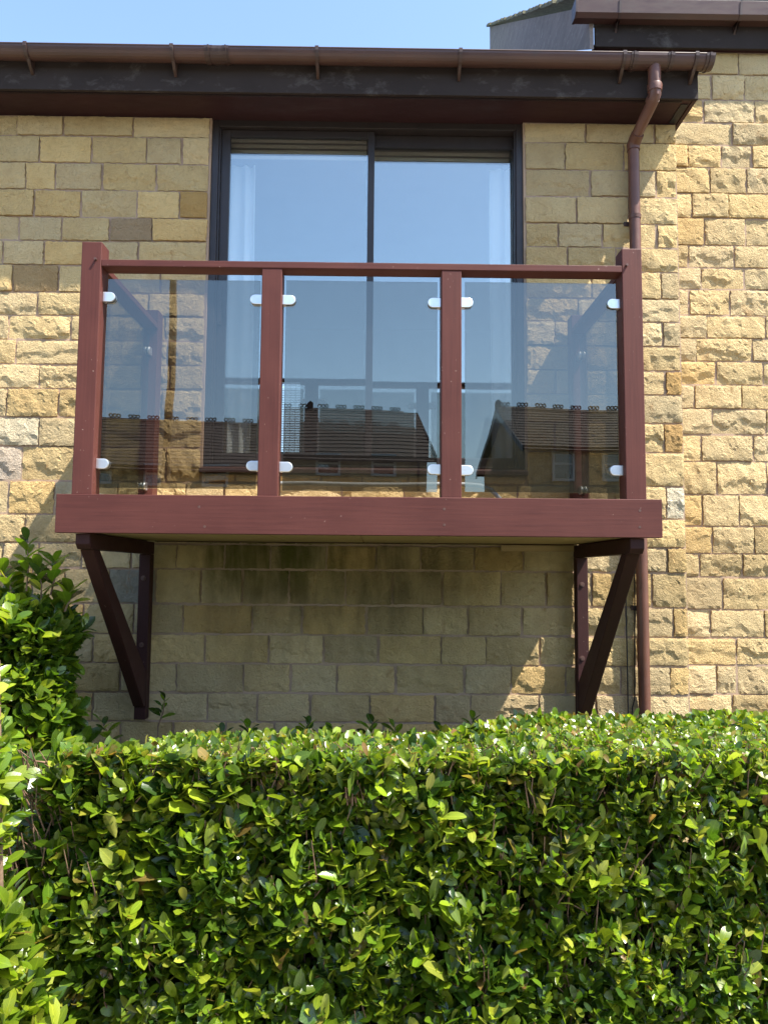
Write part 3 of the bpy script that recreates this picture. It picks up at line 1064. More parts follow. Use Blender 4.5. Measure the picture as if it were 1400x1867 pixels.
pL = post(LX, DP, FZT - 0.15, PT)
pR = post(RX, DP, FZT - 0.15, PT)
pA = post(X(476, 560, DP), DP + 0.004, FZT - 0.15, RZB)
pB = post(X(805, 560, DP), DP + 0.004, FZT - 0.15, RZB)
bLp = post(LX, -0.148, FZT - 0.15, PT)
bRp = post(RX, -0.148, FZT - 0.15, PT)
for o in (pL, pR, pA, pB, bLp, bRp):
    pass
for px, py, pp in ((175, 472.5, pL), (1141.8, 483.6, pR)):
    c = P(px, py, DP)
    MB().tube([(c.x, DP + 0.005, c.z), (c.x, DP - 0.014, c.z)], 0.0062, 10).build('bolt', BOLT, pp)
MB().box(LX + S, RX, DP + 0.001, DP + 0.099, RZB, RZT).build('handrail', PAINT, bal, bevel=0.003)
for xx in (LX, RX):
    MB().box(xx + 0.001, xx + S - 0.001, DP + S, -0.148, RZB, RZT).build('handrail', PAINT, bal, bevel=0.003)
# floor boards and the boards below
for k in range(7):
    y0 = -1.075 + k * 0.147
    MB().box(LX + 0.05, RX + 0.05, y0, y0 + 0.139, FZT - 0.055, FZT - 0.03).build('deck_board', DECKWOOD, bal, bevel=0.002)
xs = [LX + 0.055, -1.02, -0.55, -0.08, 0.32, 0.78, RX + 0.045]
for i in range(len(xs) - 1):
    MB().box(xs[i] + 0.002, xs[i + 1] - 0.002, DF + 0.04, -0.075, FZB + 0.006, FZB + 0.024).build('soffit_board', DECKWOOD, bal, bevel=0.002)
MB().box(LX + 0.1, RX + 0.02, -0.072, -0.004, FZB + 0.002, FZB + 0.185).build('wall_plate', BRACKET, bal, bevel=0.002)
xa, xb2 = X(913, 996, -0.05), X(1046, 996, -0.05)
MB().box(xa, xb2, -0.062, -0.042, FZB - 0.04, FZB - 0.002).build('packing_strip', DECKWOOD, bal)

# glass panels
GYp = DP + 0.052


def pane(px0, px1, pyt, pyb, tilt=0.0, yawt=0.0):
    a, b = X(px0, (pyt + pyb) / 2, GYp), X(px1, (pyt + pyb) / 2, GYp)
    zt, zb = Z((px0 + px1) / 2, pyt, GYp), Z((px0 + px1) / 2, pyb, GYp)
    m = MB().box(a - (a + b) / 2, b - (a + b) / 2, -0.005, 0.005, zb - (zb + zt) / 2, zt - (zb + zt) / 2)
    me = m.mesh('glass_panel', TINTGLASS)
    return put('glass_panel', me, ((a + b) / 2, GYp, (zb + zt) / 2), bal, 0, rot=(tilt, 0, yawt))


pane(189.5, 471, 509.5, 891, -0.0125, 0.0)
pane(518.5, 797, 513, 896)
pane(847.5, 1125, 516, 898, 0.0008, 0.0)
zt, zb = Z(650, 513, GYp), Z(650, 896, GYp)
for xx in (LX + 0.045, RX + 0.045):
    MB().box(xx, xx + 0.01, DP + S + 0.02, -0.148 - 0.02, zb, zt).build('glass_panel', TINTGLASS, bal)


def d_plate(mb, axis, base, reach, h, t0, t1, zc):
    """D-shaped clamp cheek: straight at the post, round at the far end"""
    r = h / 2
    sgn = 1 if reach > 0 else -1
    pts = [(base, zc - r), (base + reach - sgn * r, zc - r)]
    for k in range(1, 10):
        th = -math.pi / 2 + math.pi * k / 10
        pts.append((base + reach - sgn * r + sgn * r * math.cos(th), zc + r * math.sin(th)))
    pts += [(base + reach - sgn * r, zc + r), (base, zc + r)]
    if axis == 'x':
        mb.prism(pts, t0, t1, 'y')
    else:
        mb.prism(pts, t0, t1, 'x')


def clamp(base, reach, zc):
    m = MB()
    d_plate(m, 'x', base, reach, 0.050, GYp - 0.019, GYp - 0.0065, zc)
    d_plate(m, 'x', base, reach, 0.050, GYp + 0.0065, GYp + 0.019, zc)
    sg = 1 if reach > 0 else -1
    m.box(min(base, base + sg * 0.016), max(base, base + sg * 0.016), GYp - 0.0066, GYp + 0.0066, zc - 0.024, zc + 0.024)
    m.build('glass_clamp', STEEL, bal, bevel=0.003)


def clamp_side(x, base, reach, zc):
    m = MB()
    d_plate(m, 'y', base, reach, 0.050, x - 0.019, x - 0.0065, zc)
    d_plate(m, 'y', base, reach, 0.050, x + 0.0065, x + 0.019, zc)
    m.build('glass_clamp', STEEL, bal, bevel=0.003)


xA, xB = X(476, 560, DP), X(805, 560, DP)
zu = [Z(200, 543, GYp), Z(463, 547.5, GYp), Z(528, 548.5, GYp), Z(791, 553.5, GYp), Z(855, 553.5, GYp), Z(1118, 555.5, GYp)]
zl = [Z(187, 846, GYp), Z(460, 850, GYp), Z(523, 852, GYp), Z(790, 856.5, GYp), Z(854, 858, GYp), Z(1125, 858.5, GYp)]
bases = [(LX + S, 0.062), (xA, -0.062), (xA + S, 0.066), (xB, -0.066), (xB + S, 0.062), (RX, -0.066)]
for i, (b, rch) in enumerate(bases):
    clamp(b, rch, zu[i])
    clamp(b, rch, zl[i])
for xx in (LX + 0.05, RX + 0.05):
    for zz in (sum(zu) / 6, sum(zl) / 6):
        clamp_side(xx, DP + S, 0.062, zz)
        clamp_side(xx, -0.148, -0.062, zz)

# brackets
BW = 0.070


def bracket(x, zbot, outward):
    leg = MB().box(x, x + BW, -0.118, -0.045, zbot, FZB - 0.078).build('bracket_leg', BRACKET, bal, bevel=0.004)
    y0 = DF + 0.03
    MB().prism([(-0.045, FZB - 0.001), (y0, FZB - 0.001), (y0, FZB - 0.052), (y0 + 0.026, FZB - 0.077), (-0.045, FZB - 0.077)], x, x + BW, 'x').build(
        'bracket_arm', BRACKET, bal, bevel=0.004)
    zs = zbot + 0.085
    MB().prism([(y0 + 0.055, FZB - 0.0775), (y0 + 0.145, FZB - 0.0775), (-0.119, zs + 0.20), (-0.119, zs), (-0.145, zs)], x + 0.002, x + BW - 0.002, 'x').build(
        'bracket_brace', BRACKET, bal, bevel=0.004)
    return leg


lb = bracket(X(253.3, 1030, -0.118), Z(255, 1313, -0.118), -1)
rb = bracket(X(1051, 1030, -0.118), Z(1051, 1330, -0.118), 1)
for px, py, o in ((261.5, 1054, lb), (258, 1176, lb), (1061, 1065.7, rb), (1061.4, 1200.6, rb)):
    c = P(px, py, -0.118)
    MB().tube([(c.x, -0.116, c.z), (c.x, -0.126, c.z)], 0.011, 6).tube([(c.x, -0.119, c.z), (c.x, -0.1205, c.z)], 0.016, 14).build('bolt', BOLT, o)

# grey conduit lying along the wall foot and two cables by the downpipe
zc0 = Z(600, 882, -0.09)
pts = [(X(505, 882, -0.09), -0.075, zc0)] + [(X(p, 882, -0.09), -0.09, zc0 + 0.004 * math.sin(p)) for p in (560, 640, 720, 800, 850)]
pts += [(X(875, 886, -0.10), -0.11, Z(875, 886, -0.1)), (X(895, 893, -0.12), -0.14, Z(895, 894, -0.12)), (X(912, 908, -0.16), -0.18, Z(912, 912, -0.16))]
tag(MB().tube(pts, 0.014, 10).build('conduit_pipe', GREYPIPE, smooth=True), 'grey flexible pipe along the wall below the window', 'pipe')
for (nm, pp, lbl) in (('wall_cable', [(1141, 1060), (1141, 1110), (1143, 1180), (1144, 1240), (1145, 1295), (1146, 1340)], 'thin black cable on the wall, farther from the downpipe'),
                      ('wall_cable', [(1157, 1010), (1157, 1100), (1157, 1180), (1157, 1240), (1157, 1275), (1153, 1290), (1150, 1330)], 'thin black cable on the wall, hugging the downpipe')):
    tag(MB().tube([P(a, b, -0.045 + 0.004 * math.sin(b)) for a, b in pp], 0.0042, 6).build(nm, CABLE, smooth=True), lbl, 'cable', 'black cables beside the downpipe')


# ------------------------------------------------------------------ laurel
def leaf_block(pos, direc, normal, length, width, curl, fold, cut, tint):
    """arrays of N leaves -> verts (N*18,3), uv, faces; 6 stations x 3 across"""
    N = len(pos)
    direc = direc / np.linalg.norm(direc, axis=1, keepdims=True)
    normal = normal - direc * (normal * direc).sum(1, keepdims=True)
    normal = normal / (np.linalg.norm(normal, axis=1, keepdims=True) + 1e-9)
    side = np.cross(direc, normal)
    ts = np.array([0.0, 0.16, 0.40, 0.66, 0.88, 1.0])
    ws = np.array([0.08, 0.50, 0.92, 1.0, 0.68, 0.06])
    vs = np.zeros((N, 6, 3, 3))
    uv = np.zeros((N, 6, 3, 2))
    for k in range(6):
        tt = ts[k] * cut
        wt = np.interp(tt, ts, ws)
        along = tt * length
        drop = -curl * (tt ** 2) * length
        c = pos + direc * along[:, None] + normal * drop[:, None]
        hw = wt * width / 2
        for j, s in enumerate((-1, 0, 1)):
            wob = 0.0 if s == 0 else 1.0
            wav = 0.08 * np.sin(k * 2.1 + s + length * 900)
            p = c + side * (s * hw * np.cos(fold))[:, None] + normal * (wob * hw * (np.sin(fold) + wav))[:, None]
            vs[:, k, j] = p
            uv[:, k, j, 0] = tt
            uv[:, k, j, 1] = 0.5 + 0.5 * s
    return vs.reshape(N * 18, 3), uv.reshape(N * 18, 2)


LEAF_F = []
for k in range(5):
    for j in range(2):
        a = k * 3 + j
        LEAF_F.append((a, a + 1, a + 4, a + 3))
LEAF_F = np.array(LEAF_F)


def leaves_mesh(name, V, UVv, tint):
    N = len(V) // 18
    F = (LEAF_F[None] + (np.arange(N) * 18)[:, None, None]).reshape(-1, 4)
    me = bpy.data.meshes.new(name)
    me.vertices.add(len(V))
    me.vertices.foreach_set('co', V.reshape(-1).astype(np.float32))
    me.loops.add(F.size)
    me.loops.foreach_set('vertex_index', F.reshape(-1).astype(np.int32))
    me.polygons.add(len(F))
    me.polygons.foreach_set('loop_start', np.arange(0, F.size, 4, dtype=np.int32))
    me.polygons.foreach_set('loop_total', np.full(len(F), 4, dtype=np.int32))
    me.polygons.foreach_set('use_smooth', np.ones(len(F), dtype=bool))
    uvl = me.uv_layers.new(name='leaf')
    uvl.data.foreach_set('uv', UVv[F.reshape(-1)].reshape(-1).astype(np.float32))
    ca = me.color_attributes.new('tint', 'FLOAT_COLOR', 'POINT')
    t4 = np.ones((N, 18, 4))
    t4[:, :, :3] = tint[:, None, :]
    ca.data.foreach_set('color', t4.reshape(-1).astype(np.float32))
    me.materials.append(LEAF)
    me.update(calc_edges=True)
    return me


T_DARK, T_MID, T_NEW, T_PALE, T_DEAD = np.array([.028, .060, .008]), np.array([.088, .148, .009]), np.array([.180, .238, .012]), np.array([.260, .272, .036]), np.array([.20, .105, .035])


def tints(N, w, r):
    pal = np.stack([T_DARK, T_MID, T_NEW, T_PALE, T_DEAD])
    idx = r.choice(5, N, p=w)
    t = pal[idx] * r.uniform(0.75, 1.3, (N, 1)) * r.uniform(0.92, 1.08, (N, 3))
    return t, idx


def make_foliage(parent, name, pos, direc, normal, length, tint, r, n_single=0, score=None, cut=None, wide=(0.37, 0.52)):
    N = len(pos)
    width = length * r.uniform(wide[0], wide[1], N)
    curl = r.uniform(-0.05, 0.38, N)
    fold = r.uniform(0.03, 0.55, N)
    if cut is None:
        cut = np.ones(N)
    V, UVv = leaf_block(pos, direc, normal, length, width, curl, fold, cut, tint)
    single = np.zeros(N, bool)
    if n_single:
        nn = normal / np.linalg.norm(normal, axis=1, keepdims=True)
        single[np.argsort(-(score * length * cut * (0.3 + np.abs(nn[:, 1]))))[:n_single]] = True
    keep = ~single
    me = leaves_mesh(name, V.reshape(N, 18, 3)[keep].reshape(-1, 3), UVv.reshape(N, 18, 2)[keep].reshape(-1, 2), tint[keep])
    fo = put(name, me, (0, 0, 0), parent, kind='stuff')
    for i in np.where(single)[0]:
        v = V.reshape(N, 18, 3)[i] - pos[i]
        lm = leaves_mesh('leaf', v, UVv.reshape(N, 18, 2)[i], tint[i:i + 1])
        put('leaf', lm, pos[i], parent)
    return fo


def shoots(tip, stem, slen, per, size, weights, r, stubs=None):
    """leaves set spirally on short stems: arrays of base, direction, normal, length, tint"""
    n = len(tip)
    stem = stem / np.linalg.norm(stem, axis=1, keepdims=True)
    e1 = np.cross(stem, np.array([0.31, 0.2, 0.93]))
    e1 /= np.linalg.norm(e1, axis=1, keepdims=True)
    e2 = np.cross(stem, e1)
    ph = r.uniform(0, 6.28, n)
    base_t, _ = tints(n, weights, r)
    A = []
    for k in range(per):
        t = 0.15 + 0.85 * k / max(per - 1, 1)
        a = ph + k * 2.4 + r.normal(0, 0.25, n)
        rad_ = e1 * np.cos(a)[:, None] + e2 * np.sin(a)[:, None]
        pos = tip - stem * (slen * (1 - t))[:, None]
        op = r.uniform(0.50, 1.25, n) * (1.15 - 0.45 * t)
        d = stem + rad_ * op[:, None] + r.normal(0, 0.16, (n, 3))
        nm = stem * op[:, None] - rad_ + r.normal(0, 0.22, (n, 3)) + np.array([0, -0.1, 0.25])
        ln = size * r.uniform(0.62, 1.22, n) * (1.05 - 0.25 * t)
        own, idx = tints(n, weights, r)
        mixk = r.uniform(0.1, 0.6, (n, 1))
        tn = base_t * mixk + own * (1 - mixk)
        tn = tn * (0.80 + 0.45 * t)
        A.append((pos, d, nm, ln, tn))
    return [np.concatenate([q[i] for q in A]) for i in range(5)]


def vnoise(x, y, seed):
    r = np.random.default_rng(seed)
    out = np.zeros_like(x)
    for k in range(7):
        a, b, c = r.normal(0, 1, 3)
        f = 1.5 + k * 1.1
        out += np.sin(f * (a * x + b * y) * 2.0 + c * 6) / (1 + 0.5 * k)
    return out / 3.2


def twigs(name, parent, segs, rad0):
    m = MB()
    for a, b in segs:
        a, b = Vector(a), Vector(b)
        mid = (a + b) / 2 + Vector([random.uniform(-.02, .02) for _ in range(3)])
        m.tube([a, mid, b], [rad0 * random.uniform(.7, 1.2), rad0 * .7, rad0 * .35], 5, cap=False)
    return m.build(name, TWIG, parent, smooth=True, kind='stuff')


# --- the clipped hedge across the foot of the picture
HX0, HX1 = -1.42, 2.2
HF = -2.28
hedge = thing('laurel_hedge', (0.3, -1.9, 0), 'clipped green laurel hedge running across below the balcony', 'hedge')


def top_z(x, y):
    """height of the clipped top: a little higher to the right and towards the back there"""
    back = np.clip((y - HF) / 0.55, 0, 1)
    far = np.clip((y - HF - 0.55) / 0.95, 0, 1)
    lift = np.clip((x - 0.15) / 0.75, 0, 1)
    lift = lift * lift * (3 - 2 * lift)
    return ZC - 0.575 + back * (-0.115 + 0.065 * lift) - far * (0.200 - 0.045 * lift) - 0.3 * np.clip((-1.0 - x) / 0.12, 0, 1) + 0.018 * vnoise(x, y, 3)


def front_y(x, z):
    return HF + 0.055 * vnoise(x, z, 5) + 0.03 * vnoise(x * 2.3, z * 2.3, 6)


r = np.random.default_rng(21)
NS = 4900
x = r.uniform(HX0, HX1, NS)
z = r.uniform(0.12, 1.0, NS) * (ZC - 0.56)
bare = np.clip(vnoise(x * 1.5, z * 1.7, 9) - 0.25, 0, 1) + np.clip(vnoise(x * 3.3, z * 3.1, 19) - 0.45, 0, 1) * 0.7
dep = r.exponential(0.038, NS) - 0.03 + np.where(r.random(NS) < 0.3, r.uniform(0.03, 0.2, NS), 0) + bare * 0.17
dep += np.clip((-1.00 - x) / 0.14, 0, 1) * (0.22 + 0.1 * vnoise(x * 2, z * 2, 31))
y = front_y(x, z) + dep
tip = np.stack([x, y, np.minimum(z, top_z(x, y) - 0.01)], 1)
stem = np.array([0.0, -0.52, 0.90]) + r.normal(0, 0.36, (NS, 3))
sizes = np.interp(x, [-1.2, -0.5, 0.5, 1.2], [0.092, 0.084, 0.070, 0.058]) * np.where(r.random(NS) < 0.10, 1.35, r.uniform(0.62, 1.15, NS))
Pl, Dl, Nl, Ll, Tl = shoots(tip, stem, r.uniform(0.05, 0.13, NS), 7, sizes, [0.38, 0.30, 0.22, 0.085, 0.015], r)
dn = Dl / np.linalg.norm(Dl, axis=1, keepdims=True)
# the shears: whatever reaches past the clipped face is cut short
surf = front_y(Pl[:, 0], Pl[:, 2]) - r.uniform(0.01, 0.07, len(Pl))
reach = np.where(dn[:, 1] < -0.05, (Pl[:, 1] - surf) / np.maximum(-dn[:, 1] * Ll, 1e-4), 9)
tz = top_z(Pl[:, 0], Pl[:, 1]) + r.uniform(-0.005, 0.03, len(Pl))
reach2 = np.where(dn[:, 2] > 0.05, (tz - Pl[:, 2]) / np.maximum(dn[:, 2] * Ll, 1e-4), 9)
cut = np.clip(np.minimum(reach, reach2), 0.28, 1.0)
cut = np.where(r.random(len(cut)) < 0.14, np.minimum(cut, r.uniform(0.4, 0.85, len(cut))), cut)
vis = (1.0 - np.clip((Pl[:, 1] - front_y(Pl[:, 0], Pl[:, 2])) / 0.10, 0, 0.95)) * (np.abs(Pl[:, 0]) < 1.35) * (Pl[:, 2] > 0.33)
make_foliage(hedge, 'foliage', Pl, Dl, Nl, Ll, Tl, r, n_single=300, score=vis, cut=cut)
NI = 2600                                   # inner leaves that plug holes, tinted darker for shade in the gaps
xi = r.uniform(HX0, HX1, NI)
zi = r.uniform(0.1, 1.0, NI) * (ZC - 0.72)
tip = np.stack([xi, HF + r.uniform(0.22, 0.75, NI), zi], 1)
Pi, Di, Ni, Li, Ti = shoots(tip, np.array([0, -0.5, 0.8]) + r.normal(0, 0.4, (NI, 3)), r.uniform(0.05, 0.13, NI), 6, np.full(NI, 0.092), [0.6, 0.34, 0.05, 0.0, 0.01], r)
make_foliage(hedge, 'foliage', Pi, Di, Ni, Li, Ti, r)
NT = 5000
x2 = r.uniform(HX0, HX1, NT)
y2 = HF + r.uniform(-0.02, 1.50, NT)
d2 = r.exponential(0.022, NT) - 0.012
tip = np.stack([x2, y2, top_z(x2, y2) - d2], 1)
stem = np.array([0.0, -0.2, 0.9]) + r.normal(0, 0.38, (NT, 3))
Pl, Dl, Nl, Ll, Tl = shoots(tip, stem, r.uniform(0.03, 0.10, NT), 6, np.interp(y2, [HF, HF + 0.8, HF + 1.2], [0.056, 0.056, 0.085]), [0.24, 0.38, 0.22, 0.08, 0.08], r)
dn = Dl / np.linalg.norm(Dl, axis=1, keepdims=True)
tz = top_z(Pl[:, 0], Pl[:, 1]) + r.uniform(-0.015, 0.012, len(Pl)) + np.where(r.random(len(Pl)) < 0.04, 0.06, 0) + np.clip(Pl[:, 1] - HF - 0.9, 0, 0.3) * 0.25
cut = np.clip(np.where(dn[:, 2] > 0.05, (tz - Pl[:, 2]) / np.maximum(dn[:, 2] * Ll, 1e-4), 1), 0.18, 1.0)
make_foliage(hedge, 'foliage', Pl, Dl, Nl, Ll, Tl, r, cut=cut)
segs = []
for k in range(1500):
    xx, zz_ = r.uniform(HX0, HX1), r.uniform(0.2, ZC - 0.62)
    yy = front_y(np.array([xx]), np.array([zz_]))[0] + r.uniform(0.0, 0.14)
    l = r.uniform(0.06, 0.22)
    segs.append(((xx, yy + 0.05, zz_), (xx + r.normal(0, 0.03), yy - r.uniform(0, 0.05), min(zz_ + l, ZC - 0.57))))
twigs('twigs', hedge, segs, 0.0035)
segs = []
for k in range(1500):
    xx = r.uniform(HX0, HX1)
    yy = HF + r.uniform(0.0, 0.7)
    tz = top_z(np.array([xx]), np.array([yy]))[0]
    segs.append(((xx, yy, tz - 0.16), (xx + r.normal(0, 0.025), yy + r.normal(0, 0.02), tz + r.uniform(-0.03, 0.018))))
twigs('clipped_twigs', hedge, segs, 0.0030)
for k in range(9):
    xx = HX0 + 0.2 + k * 0.45
    m = MB().tube([(xx, -1.85, 0), (xx + 0.03, -1.87, 0.5), (xx - 0.02, -1.83, 1.0)], [0.03, 0.022, 0.012], 7)
    m.build('stem', TWIG, hedge, smooth=True)


# --- bushes: leafy lobes given as ellipsoids
def lobes(parent, balls, dens, size, weights, r, n_single, shell=0.12, cutp=0.12):
    P_, O_, S_ = [], [], []
    for (c, a) in balls:
        c, a = np.array(c), np.array(a)
        area = 4 * math.pi * ((a[0] * a[1]) ** 1.6 / 3 + (a[0] * a[2]) ** 1.6 / 3 + (a[1] * a[2]) ** 1.6 / 3) ** (1 / 1.6)
        n = int(dens * area)
        d = r.normal(0, 1, (n, 3))
        d /= np.linalg.norm(d, axis=1, keepdims=True)
        f = 1 - np.clip(r.exponential(shell, n), 0, 0.9) + r.normal(0, 0.06, n)
        P_.append(c + d * a * f[:, None])
        o = d / a
        O_.append(o / np.linalg.norm(o, axis=1, keepdims=True))
    tip, out = np.vstack(P_), np.vstack(O_)
    n = len(tip)
    stem = out * 0.6 + np.array([0, -0.1, 0.75]) + r.normal(0, 0.35, (n, 3))
    Pl, Dl, Nl, Ll, Tl = shoots(tip, stem, r.uniform(0.05, 0.14, n), 7, size * r.uniform(0.8, 1.2, n), weights, r)
    ok = (Pl[:, 2] > 0.1) & (Pl[:, 1] < -0.12)
    Pl, Dl, Nl, Ll, Tl = Pl[ok], Dl[ok], Nl[ok], Ll[ok], Tl[ok]
    cut = np.where(r.random(len(Pl)) < cutp, r.uniform(0.4, 0.85, len(Pl)), 1.0)
    px = 687 + FPX * Pl[:, 0] / (Pl[:, 1] + CAM_D)
    ymed = np.median(Pl[:, 1])
    sc = np.clip(0.5 - (Pl[:, 1] - ymed) * 4, 0.02, 2) * ((px > 5) & (Pl[:, 2] > 0.35))
    return make_foliage(parent, 'foliage', Pl, Dl, Nl, Ll, Tl, r, n_single=n_single, score=sc, cut=cut)


def shoot(parent, base, height, lean, r, n=9, size=0.10, tintw=(0.15, 0.5, 0.3, 0.05, 0.0)):
    """an upright shoot with pairs of large leaves"""
    base = np.array(base, float)
    tip = base + np.array([lean[0], lean[1], height])
    MB().tube([tuple(base), tuple((base + tip) / 2 + np.array([0.01, 0, 0])), tuple(tip)], [0.005, 0.004, 0.002], 6).build('shoot', TWIG, parent, smooth=True)
    for k in range(n):
        t = 0.25 + 0.75 * k / (n - 1)
        p = base + (tip - base) * t
        a = k * 2.4 + r.uniform(-0.4, 0.4)
        h = np.array([math.cos(a), math.sin(a) * 0.9, 0])
        up = 0.35 + 0.9 * t
        d = h + np.array([0, 0, up])
        nn = -h * 0.8 * up + np.array([0, -0.35, 0.9])
        ln = size * r.uniform(0.7, 1.1) * (1 - 0.3 * t)
        tint, _ = tints(1, list(tintw), r)
        V, U = leaf_block(p[None], d[None], nn[None], np.array([ln]), np.array([ln * 0.50]), np.array([r.uniform(0.05, 0.3)]), np.array([0.25]), np.array([1.0]), tint)
        put('leaf', leaves_mesh('leaf', V - p, U, tint), p, parent)


r = np.random.default_rng(5)
back = thing('laurel_bush', (-2.0, -0.62, 0), 'tall leafy laurel bush against the wall left of the balcony bracket', 'bush')
bY = -0.84
c0 = P(22, 1128, bY)
balls = [((c0.x - 0.10, bY, c0.z - 0.02), (0.34, 0.28, 0.17)), ((c0.x + 0.12, bY, c0.z - 0.05), (0.20, 0.22, 0.13)),
         ((X(60, 1235, bY), bY, Z(60, 1235, bY)), (0.16, 0.20, 0.20)), ((X(80, 1190, bY), bY + 0.1, Z(80, 1190, bY)), (0.12, 0.18, 0.13)),
         ((X(60, 1400, bY), bY, Z(60, 1400, bY)), (0.22, 0.25, 0.28)), ((X(30, 1330, bY), bY, Z(30, 1330, bY)), (0.3, 0.25, 0.35)),
         ((X(-80, 1180, bY), bY, Z(-80, 1180, bY)), (0.35, 0.3, 0.3)), ((c0.x - 0.6, bY, 0.7), (0.4, 0.3, 0.6))]
lobes(back, balls, 270, 0.112, [0.30, 0.44, 0.22, 0.03, 0.01], r, 120, shell=0.22, cutp=0.15)
for (px, py, hh, ln) in ((48, 1078, 0.26, (-0.01, 0.0)), (92, 1085, 0.17, (0.03, -0.03)), (118, 1115, 0.10, (0.02, 0)), (22, 1090, 0.13, (-0.04, -0.02)), (75, 1095, 0.16, (0.0, -0.05))):
    q = P(px, py, bY - 0.05)
    shoot(back, q, hh, ln, r, n=11, size=0.150)
for (px, dx) in ((40, 0.01), (5, -0.03)):
    q = P(px, 1500, bY)
    MB().tube([(q.x, bY, 0), (q.x + dx, bY + 0.02, 0.7), (q.x + 2 * dx, bY, c0.z - 0.1)], [0.028, 0.022, 0.01], 7).build('stem', TWIG, back, smooth=True)

near = thing('laurel_bush', (-1.25, -2.75, 0), 'bright sunlit laurel bush at the lower left edge, nearest the camera', 'bush')
nY = -2.62
balls = []
for (px, py, ax, az) in ((-62, 1290, 0.075, 0.14), (-50, 1400, 0.08, 0.13), (-75, 1560, 0.09, 0.16), (-45, 1720, 0.11, 0.15), (-30, 1830, 0.14, 0.14), (-110, 1500, 0.15, 0.3), (-70, 1950, 0.25, 0.25)):
    balls.append(((X(px, py, nY), nY, Z(px, py, nY)), (ax, 0.13, az)))
lobes(near, balls, 330, 0.090, [0.20, 0.42, 0.28, 0.09, 0.01], r, 90, shell=0.18, cutp=0.12)
for (px, py) in ((5, 1560), (-30, 1700)):
    q = P(px, py, nY)
    MB().tube([(q.x - 0.03, nY + 0.05, 0), (q.x, nY + 0.03, 0.5), (q.x - 0.04, nY, ZC - 0.25)], [0.02, 0.015, 0.007], 7).build('stem', TWIG, near, smooth=True)

# shaded seedlings between hedge and wall
for i, (px, py, hh, lbl) in enumerate(((288, 1325, 0.17, 'small laurel sprig growing beside the foot of the left bracket'),
                                       (205, 1345, 0.13, 'small laurel sprig in shade left of the bracket foot'),
                                       (480, 1350, 0.11, 'low laurel sprig in the shade behind the hedge, second from the bracket'),
                                       (610, 1350, 0.12, 'low laurel sprig in the shade behind the hedge, below the middle stones'),
                                       (655, 1345, 0.13, 'low laurel sprig in the shade behind the hedge, close to its neighbour in the middle'),
                                       (850, 1345, 0.13, 'low laurel sprig in the shade behind the hedge, left of the sunlit stones'),
                                       (400, 1352, 0.11, 'low laurel sprig in the shade behind the hedge, first right of the bracket'),
                                       (545, 1350, 0.12, 'low laurel sprig in the shade behind the hedge, third from the bracket'),
                                       (725, 1350, 0.12, 'low laurel sprig in the shade behind the hedge, right of the middle stones'),
                                       (790, 1348, 0.11, 'low laurel sprig in the shade behind the hedge, two left of the sunlit stones'))):
    sy = -0.75 if i != 0 else -0.30
    q = P(px + random.uniform(-18, 18) * (i > 1), py + (random.uniform(8, 26) if i > 0 else 0), sy)
    sp = thing('laurel_sprig', (q.x, sy, 0), lbl, 'plant', 'laurel sprigs behind the hedge')
    MB().tube([(q.x, sy, 0), (q.x + 0.01, sy, q.z / 2), (q.x, sy, q.z + 0.005)], [0.006, 0.005, 0.004], 6).build('stem', TWIG, sp, smooth=True)
    shoot(sp, q, hh, (r.uniform(-0.05, 0.05), -0.03), r, n=8, size=0.10, tintw=(0.45, 0.45, 0.1, 0, 0))


# ------------------------------------------------------------------ across the road, seen mirrored in the glass
def mirrored(px, py, dist):
    """real position of what the front glass shows at this pixel, dist metres along the folded sight line"""
    d = FW * FPX + RT * (px - CX) - UP * (py - CY)
    d = d / d.y
    p = Vector((0, -CAM_D, ZC)) + d * dist
    return Vector((p.x, 2 * GYp - p.y, p.z))


def ridge_crest():
    m = MB()
    m.prism([(-0.13, -0.07), (0.0, 0.02), (0.13, -0.07), (0.13, -0.10), (0.0, -0.01), (-0.13, -0.10)], -0.29, 0.29, 'x')
    for k in (-1, 0, 1):
        n = 10
        cxk = k * 0.115
        for j in range(n):
            a0, a1 = 2 * math.pi * j / n, 2 * math.pi * (j + 1) / n
            q = [(cxk + ra * math.cos(a), 0.085 + ra * math.sin(a)) for ra, a in ((0.065, a0), (0.065, a1), (0.034, a1), (0.034, a0))]
            m.prism(q, -0.02, 0.02, 'y')
    return m.mesh('ridge_tile', ROOFTILE)


CREST = ridge_crest()


